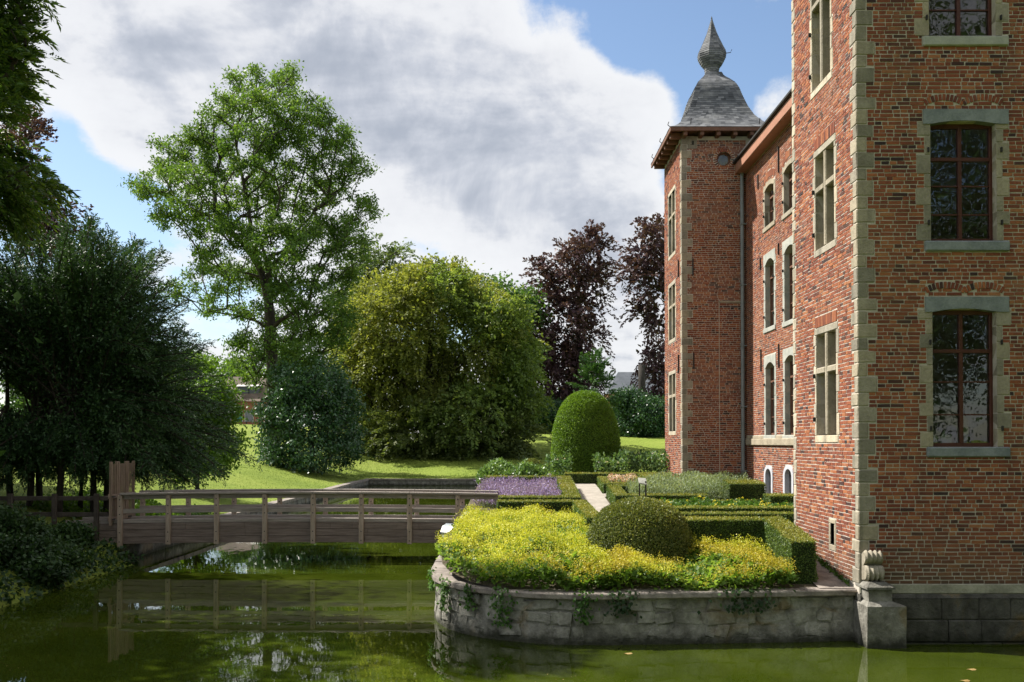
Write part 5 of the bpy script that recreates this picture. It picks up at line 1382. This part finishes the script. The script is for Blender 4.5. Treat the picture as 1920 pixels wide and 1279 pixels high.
# ------------------------------------------------------------------ clipped hedges and topiary
def on_box(x0, x1, y0, y1, ztop, zbot, dens):
    """random points + normals on top and four sides of a sloped box"""
    P, Nn = [], []
    def add(n, fx):
        a, b = rng.random(n), rng.random(n); p, q = fx(a, b); P.append(p); Nn.append(q)
    lx, ly = x1-x0, y1-y0; hh = float(ztop((y0+y1)/2)-zbot((y0+y1)/2))
    add(int(lx*ly*dens), lambda a, b: (np.stack([x0+lx*a, y0+ly*b, ztop(y0+ly*b)], 1), np.tile([0, 0, 1.0], (len(a), 1))))
    for yy, s in ((y0, -1), (y1, 1)):
        add(int(lx*hh*dens*(1 if s < 0 else .4)), lambda a, b: (np.stack([x0+lx*a, np.full(len(a), yy), zbot(yy)+(ztop(yy)-zbot(yy))*b], 1), np.tile([0, float(s), 0], (len(a), 1))))
    for xx, s in ((x0, -1), (x1, 1)):
        add(int(ly*hh*dens), lambda a, b: (np.stack([np.full(len(a), xx), y0+ly*a, zbot(y0+ly*a)+(ztop(y0+ly*a)-zbot(y0+ly*a))*b], 1), np.tile([float(s), 0, 0], (len(a), 1))))
    return np.vstack(P), np.vstack(Nn)
def clip_leaves(P, Nn, size, rough=.012):
    n = len(P); D = Nn*.55+rng.normal(size=(n, 3))*.6; hint = Nn+rng.normal(size=(n, 3))*.5
    s = rng.uniform(.7, 1.3, n)*size
    und = .012*snoise(P[:, 0]*4, P[:, 1]*4+P[:, 2]*5, 1, 4)[:, None]
    return leaf_quads(P+Nn*(und-.02+rng.normal(size=(n, 1))*rough), D, hint, s, s*.62)
def hedge(boxes, h, label, size=.034, dens=2600, group='clipped box hedges', name='box_hedge'):
    core = MB(); LT, LS = [], []
    for (x0, x1, y0, y1) in boxes:
        zt = lambda y: zg(y)+h; zb = lambda y: zg(y)-.05
        i = .025
        nseg = max(1, int((y1-y0)/.8)); ys = np.linspace(y0+i, y1-i, nseg+1)
        for a, b in zip(ys[:-1], ys[1:]):
            A = [(x0+i, a, zb(a)), (x1-i, a, zb(a)), (x1-i, b, zb(b)), (x0+i, b, zb(b)), (x0+i, a, zt(a)-i), (x1-i, a, zt(a)-i), (x1-i, b, zt(b)-i), (x0+i, b, zt(b)-i)]
            core.add(A, [(0, 1, 5, 4), (1, 2, 6, 5), (2, 3, 7, 6), (3, 0, 4, 7), (4, 5, 6, 7)])
        P, Nn = on_box(x0, x1, y0, y1, zt, zb, dens)
        top = Nn[:, 2] > .5
        # rounded clipped edges
        LT.append(clip_leaves(P[top], Nn[top], size)); LS.append(clip_leaves(P[~top], Nn[~top], size))
    r = core.obj(name, 'hedge_core'); tag(r, label, 'hedge', group)
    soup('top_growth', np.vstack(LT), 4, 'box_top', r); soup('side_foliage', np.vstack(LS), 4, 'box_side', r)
def garden():
    hedge([(1.53, 2.0, 27.45, 32.5), (-.3, 1.53, 27.45, 27.8), (-.75, 1.53, 32.2, 32.55)], .42, 'low clipped hedge framing the lavender bed')
    hedge([(-.3, 1.68, 26.2, 26.65), (1.68, 2.05, 21.6, 26.65)], .40, 'L-shaped clipped hedge behind the large yellow flower bed')
    hedge([(4.73, 5.17, 16.75, 18.95), (3.0, 4.73, 18.5, 18.95)], .70, 'tall right-angled clipped hedge at the front corner by the castle wall', .03, 4200)
    hedge([(3.2, 5.64, 20.6, 21.0), (5.64, 7.6, 20.6, 21.0)], .58, 'long clipped hedge crossing to the castle, second from the front', .03, 3200)
    hedge([(3.3, 7.6, 22.4, 22.8)], .55, 'long clipped hedge in front of the yellow-green border')
    hedge([(3.0, 7.6, 26.3, 26.65)], .40, 'clipped hedge behind the yellow-green border')
    hedge([(2.98, 3.35, 28.0, 30.4), (3.35, 5.6, 28.0, 28.35), (3.35, 7.3, 30.05, 30.4)], .40, 'clipped hedge round the grey-green border')
    hedge([(2.95, 3.2, 31.2, 33.2), (3.2, 4.1, 31.2, 31.5), (4.1, 4.4, 31.2, 33.2), (3.2, 4.1, 32.9, 33.2)], .33, 'small square clipped hedge round a bed of pale blossoms')
    hedge([(1.9, 5.5, 34.0, 34.35), (4.4, 5.4, 31.6, 34.0)], .36, 'clipped hedge along the back of the garden below the big dome')
    hedge([(6.3, 7.35, 28.5, 29.4)], .66, 'block of clipped hedge near the cellar windows')
    hedge([(6.6, 7.6, 25.2, 25.9)], .62, 'short hedge block right below the cellar windows')
    # domes
    def dome(x, y, z0, rx, h, pw, label, mat, size, dens, core, name):
        nth, nv = 40, 18; m = MB(); vs = []
        def prof(t): return (1-t**pw)**(1/2.2)            # t = height fraction
        ts = np.linspace(0, .999, nv)
        for t in ts:
            rr = rx*prof(t)*(1-.05*(1-t)**2)-.03
            for k in range(nth): a = k*2*math.pi/nth; vs.append((x+rr*math.cos(a), y+rr*math.sin(a), z0+h*t-.02))
        fs = [(i*nth+k, i*nth+(k+1) % nth, (i+1)*nth+(k+1) % nth, (i+1)*nth+k) for i in range(nv-1) for k in range(nth)]+[tuple((nv-1)*nth+k for k in range(nth))]
        m.add(vs, fs); r = m.obj(name, core, smooth=True); tag(r, label, 'topiary', 'clipped topiary domes')
        n = int(2*math.pi*rx*(h+.6*rx)*dens); t = rng.random(n)**.8; # denser sampling near the top
        tt = np.where(rng.random(n) < .3, 1-rng.random(n)**2*.25, rng.random(n)); rr = rx*prof(tt)*(1-.05*(1-tt)**2); a = rng.uniform(0, 2*math.pi, n)
        e = 1e-3; dr = rx*(prof(np.minimum(tt+e, 1))-prof(tt))/e/h
        und = 1+.012*snoise(a*3, tt*9, 1, 2)
        P = np.stack([x+rr*und*np.cos(a), y+rr*und*np.sin(a), z0+h*tt], 1)
        Nn = unit(np.stack([np.cos(a), np.sin(a), np.clip(-dr, 0, 30)], 1))
        soup('foliage', clip_leaves(P, Nn, size, .016), 4, mat, r)
    dome(2.46, 18.75, .95, 1.06, 1.24, 2.4, 'low olive clipped dome in the front flower bed', 'dome_clip', .036, 5200, 'hedge_core', 'topiary_dome')
    dome(2.87, 37.2, 1.95, 1.32, 3.2, 3.0, 'large tall bright green clipped dome at the back of the garden', 'yew_clip', .05, 2600, 'topiary_core', 'topiary_dome')
    dome(.83, 36.0, 1.85, .55, .78, 2.4, 'small olive clipped dome left of the large dome', 'dome_clip', .045, 2500, 'hedge_core', 'topiary_dome')

    # flowering lady's mantle
    def mantle(sel, n, label, brown=.25, hbase=.30):
        x, y = sel(n); lump = snoise(x*2.2, y*1.5, 1, 6)+.5*snoise(x*5, y*4, 1, 3)
        hh = hbase*np.clip(1+.95*lump, .3, 2.2)*np.interp(y, [16, 19, 26], [1.1, 1.0, .62]); edge = rng.random(len(x))
        r = empty('flower_bed', (float(x.mean()), float(y.mean()), float(zg(y.mean())))); tag(r, label, 'flowers', kind='stuff')
        z0 = zg(y)
        # leaves fill the volume, flowers sit on top in sprays
        k = rng.random(len(x)); P = np.stack([x, y, z0+hh*np.sqrt(k)*.95], 1)
        Q = leaf_quads(P, rdir(len(x))+[0, 0, .15], rdir(len(x))*.5+[0, 0, .9], rng.uniform(.06, .13, len(x)), rng.uniform(.055, .11, len(x)))
        soup('leaves', Q, 4, 'alch_leaf', r)
        pres = (.35+1.0*snoise(x*1.6, y*1.3, 1, 9)+.12*np.clip((y-17.2)/3, -.6, 1.4)+.35*lump+rng.normal(size=len(x))*.35) > .27
        fx, fy, fh, fz = x[pres], y[pres], hh[pres], z0[pres]
        rep = 7; m = len(fx); F = np.repeat(np.stack([fx, fy, fz+fh+rng.uniform(-.06, .10, m)+.10*rng.random(m)**4], 1), rep, 0)+rng.normal(size=(m*rep, 3))*[.035, .035, .028]
        Q = leaf_quads(F, rdir(m*rep)+[0, 0, .4], rdir(m*rep)*.7+[0, 0, .7], rng.uniform(.018, .034, m*rep), rng.uniform(.016, .028, m*rep))
        br = np.repeat(snoise(fx*1.3, fy*1.7, 1, 12)+.4*np.clip((17.6-fy), -1, 1) > 1-2*brown-.2, rep*4)
        soup('flowers', Q[~br], 4, 'alch_flower', r)
        if br.any(): soup('faded_flowers', Q[br], 4, 'alch_flower_brown', r)
    TP = np.array(TPATH)
    def inside(x, y):
        i = np.interp(y, TP[5:, 1], TP[5:, 0])      # left edge by depth
        front = np.interp(-x, -TP[:14, 0], TP[:14, 1])
        return (x > i+np.where(y > 19.2, .34, .02)) & (y > front+.03)
    def selL(n):
        y = 16.2+(25.3-16.2)*rng.random(n)**1.35; x = rng.uniform(-1.45, 1.66, n); k = inside(x, y) & (((x-2.46)**2+(y-18.75)**2) > 1.0); return x[k], y[k]
    mantle(selL, 15000, 'mass of yellow lady-mantle flowers left of the low dome', .2, .27)
    def selR(n):
        y = rng.uniform(16.2, 18.5, n); x = rng.uniform(1.5, 4.72, n); k = inside(x, y) & (((x-2.46)**2+(y-18.75)**2) > .92) & ~((x > 3.0) & (y > 18.45)); return x[k], y[k]
    mantle(selR, 7000, 'yellow and brownish lady-mantle flowers in front of the low dome', .42, .21)
    # lavender
    r = empty('lavender_bed', (.4, 29.8, 1.5)); tag(r, 'purple lavender in full bloom inside the hedge by the bridge end', 'lavender', kind='stuff')
    n = 3400; x = rng.uniform(-.8, 1.5, n); y = rng.uniform(27.85, 32.1, n); h = rng.uniform(.16, .42, n)*(1+.35*snoise(x*3.5, y*3.5, 1, 1)); lean = rng.normal(size=(n, 2))*.12
    B = np.stack([x, y, zg(y)], 1); T = B+np.stack([lean[:, 0], lean[:, 1], h], 1)
    soup('stems', leaf_quads(B, T-B, rdir(n), np.linalg.norm(T-B, axis=1), .02), 4, 'lavender_stem', r)
    k = 6; t = np.tile(np.linspace(.72, 1.05, k), n)[:, None]; F = np.repeat(B, k, 0)+(np.repeat(T-B, k, 0))*t+rng.normal(size=(n*k, 3))*.008
    soup('flowers', leaf_quads(F, rdir(n*k)*.6+[0, 0, .8], rdir(n*k), rng.uniform(.035, .055, n*k), .03), 4, 'lavender_flower', r)
    # loose plantings
    def planting(name, label, boxes, n, h, mat, L, W, cat, flowers=None, fl_n=0, up=.5, rnd=0.0):
        r = empty(name, (boxes[0][0], boxes[0][2], float(zg(boxes[0][2])))); tag(r, label, cat, kind='stuff')
        A = []
        for (x0, x1, y0, y1) in boxes:
            m = int(n*(x1-x0)*(y1-y0)); x = rng.uniform(x0, x1, m); y = rng.uniform(y0, y1, m)
            dome_ = 1-rnd*np.maximum(np.abs((x-(x0+x1)/2)/((x1-x0)/2)), np.abs((y-(y0+y1)/2)/((y1-y0)/2)))**2
            A.append(np.stack([x, y, zg(y)+h*dome_*(1+.3*snoise(x*4, y*4, 1, 5))*np.sqrt(rng.random(m))], 1))
        P = np.vstack(A); m = len(P)
        soup('leaves', leaf_quads(P, rdir(m)*.8+[0, 0, up], rdir(m)*.7+[0, 0, .6], rng.uniform(.7, 1.3, m)*L, rng.uniform(.7, 1.3, m)*W), 4, mat, r)
        if flowers:
            i = rng.choice(m, min(fl_n, m), False); F = P[i]+[0, 0, .06]; F[:, 2] = np.maximum(F[:, 2], zg(F[:, 1])+h*.8)
            F = np.repeat(F, 4, 0)+rng.normal(size=(len(F)*4, 3))*.012
            soup('blossoms', leaf_quads(F, rdir(len(F)), rdir(len(F))+[0, 0, .6], .05, .05), 4, flowers, r)
    planting('grey_border', 'grey-green feathery border plants in front of the far tower', [(3.5, 5.5, 28.4, 30.0), (5.4, 6.3, 28.3, 31.0)], 1700, .62, 'grey_leaf', .09, .02, 'border plants', up=.9)
    planting('grey_border', 'grey-green plants along the foot of the far tower', [(4.5, 7.6, 31.2, 32.5)], 1200, .5, 'grey_leaf', .09, .025, 'border plants', up=.9)
    planting('yellow_border', 'bright green border with small yellow blossoms between the hedges', [(3.1, 7.5, 23.0, 26.2)], 900, .42, 'trailing_leaf', .08, .05, 'border plants', 'yellow_petal', 260)
    planting('low_border', 'green planting between the front hedges', [(3.2, 7.5, 21.1, 22.3), (3.0, 5.6, 19.1, 20.5)], 900, .34, 'rose_leaf', .07, .045, 'border plants')
    planting('blossom_bed', 'pale pink blossoms in the small square bed', [(3.22, 4.08, 31.55, 32.85)], 900, .38, 'rose_leaf', .06, .04, 'flowers', 'pink_petal', 420)
    planting('rose_bushes', 'loose rose bushes with white blooms round the large dome', [(1.3, 2.2, 34.8, 35.6), (3.0, 4.2, 34.6, 35.6), (4.0, 6.2, 35.2, 37.5)], 520, .85, 'rose_leaf', .12, .07, 'roses', 'petal', 40, up=.7)
    planting('leafy_shrub', 'broad-leaved light green shrub behind the lavender hedge', [(-1.05, .35, 33.2, 34.8), (.2, 1.3, 33.6, 34.6)], 1500, .75, 'leafy_shrub_leaf', .13, .06, 'shrub', rnd=.55)
    # ivy and trailers over the terrace wall
    Pf, _ = resample(TPATH, .05); Tn, Nf = path_frame(Pf); of = -Nf
    if of[20][1] > 0: of = -of
    for s0, wd, ln, n, lb in ((4.55, .2, .5, 110, 'leafy trailer hanging down the wall below the hedge corner'), (3.9, .3, .4, 120, 'green trailer on the middle of the front wall face'), (5.9, .2, .6, 170, 'long trailing strand hanging over the coping near the bend'), (6.6, .18, .42, 110, 'short trailer with bright leaves left of the long strand'), (7.35, .22, .55, 150, 'trailing plant at the sharp bend of the terrace wall'), (8.6, .3, .35, 160, 'ivy tuft spilling over the left side of the terrace wall'), (1.9, .5, .35, 170, 'dark moss and fern tuft below the coping, right part')):
        k = np.clip(((s0+rng.normal(size=n)*wd*.5)/.05).astype(int), 0, len(Pf)-1); q = Pf[k]+of[k]*rng.uniform(.03, .13, (n, 1)); dz = rng.random(n)**1.3*ln
        z = COPZ-dz+.04; q = Pf[k]+of[k]*(np.where(z > COPZ-.13, rng.uniform(.0, .13, n), rng.uniform(.05, .11, n)))[:, None]
        D = np.stack([rng.normal(size=n)*.5, rng.normal(size=n)*.5-.3, rng.normal(size=n)*.4-.5], 1); hint = np.column_stack([of[k], np.full(n, .4)])+rng.normal(size=(n, 3))*.4
        o = soup('trailing_plant', leaf_quads(np.column_stack([q, z]), D, hint, rng.uniform(.05, .09, n), rng.uniform(.04, .065, n)), 4, 'trailing_leaf' if s0 > 4.2 else 'ivy_leaf'); tag(o, lb, 'trailing plant', 'plants trailing over the terrace wall', 'stuff')
    # grass tufts: lawn edge along the banks, weeds at the wall foot
    n = 60000; x = np.concatenate([rng.uniform(-30, BANKX-.2, n//2), rng.uniform(-14, 28, n//2)]); y = np.concatenate([29+50*rng.random(n//2)**1.6, BANKY+.3+22*rng.random(n//2)**1.5])
    z = zland(x, y); P = np.stack([x, y, z], 1); dd = np.stack([rng.normal(size=n)*.5, rng.normal(size=n)*.5, np.ones(n)], 1); sc = np.clip(y/45, .6, 2)
    o = soup('grass_tufts', leaf_quads(P, dd, rdir(n), .05*sc*rng.uniform(.5, 1.4, n), .016*sc), 4, 'grass_blade'); tag(o, 'short grass blades along the moat banks', 'grass', kind='stuff')
    n = 260; t = rng.random(n); P = np.stack([5.66-.05*rng.random(n), 16.5+2.6*t, zg(16.5+2.6*t)+.03], 1)
    o = soup('wall_foot_weeds', leaf_quads(P, rdir(n)+[-.4, -.2, .8], rdir(n), rng.uniform(.04, .09, n), .035), 4, 'trailing_leaf'); tag(o, 'small green weeds at the foot of the sunlit tower wall', 'weeds', kind='stuff')
garden()
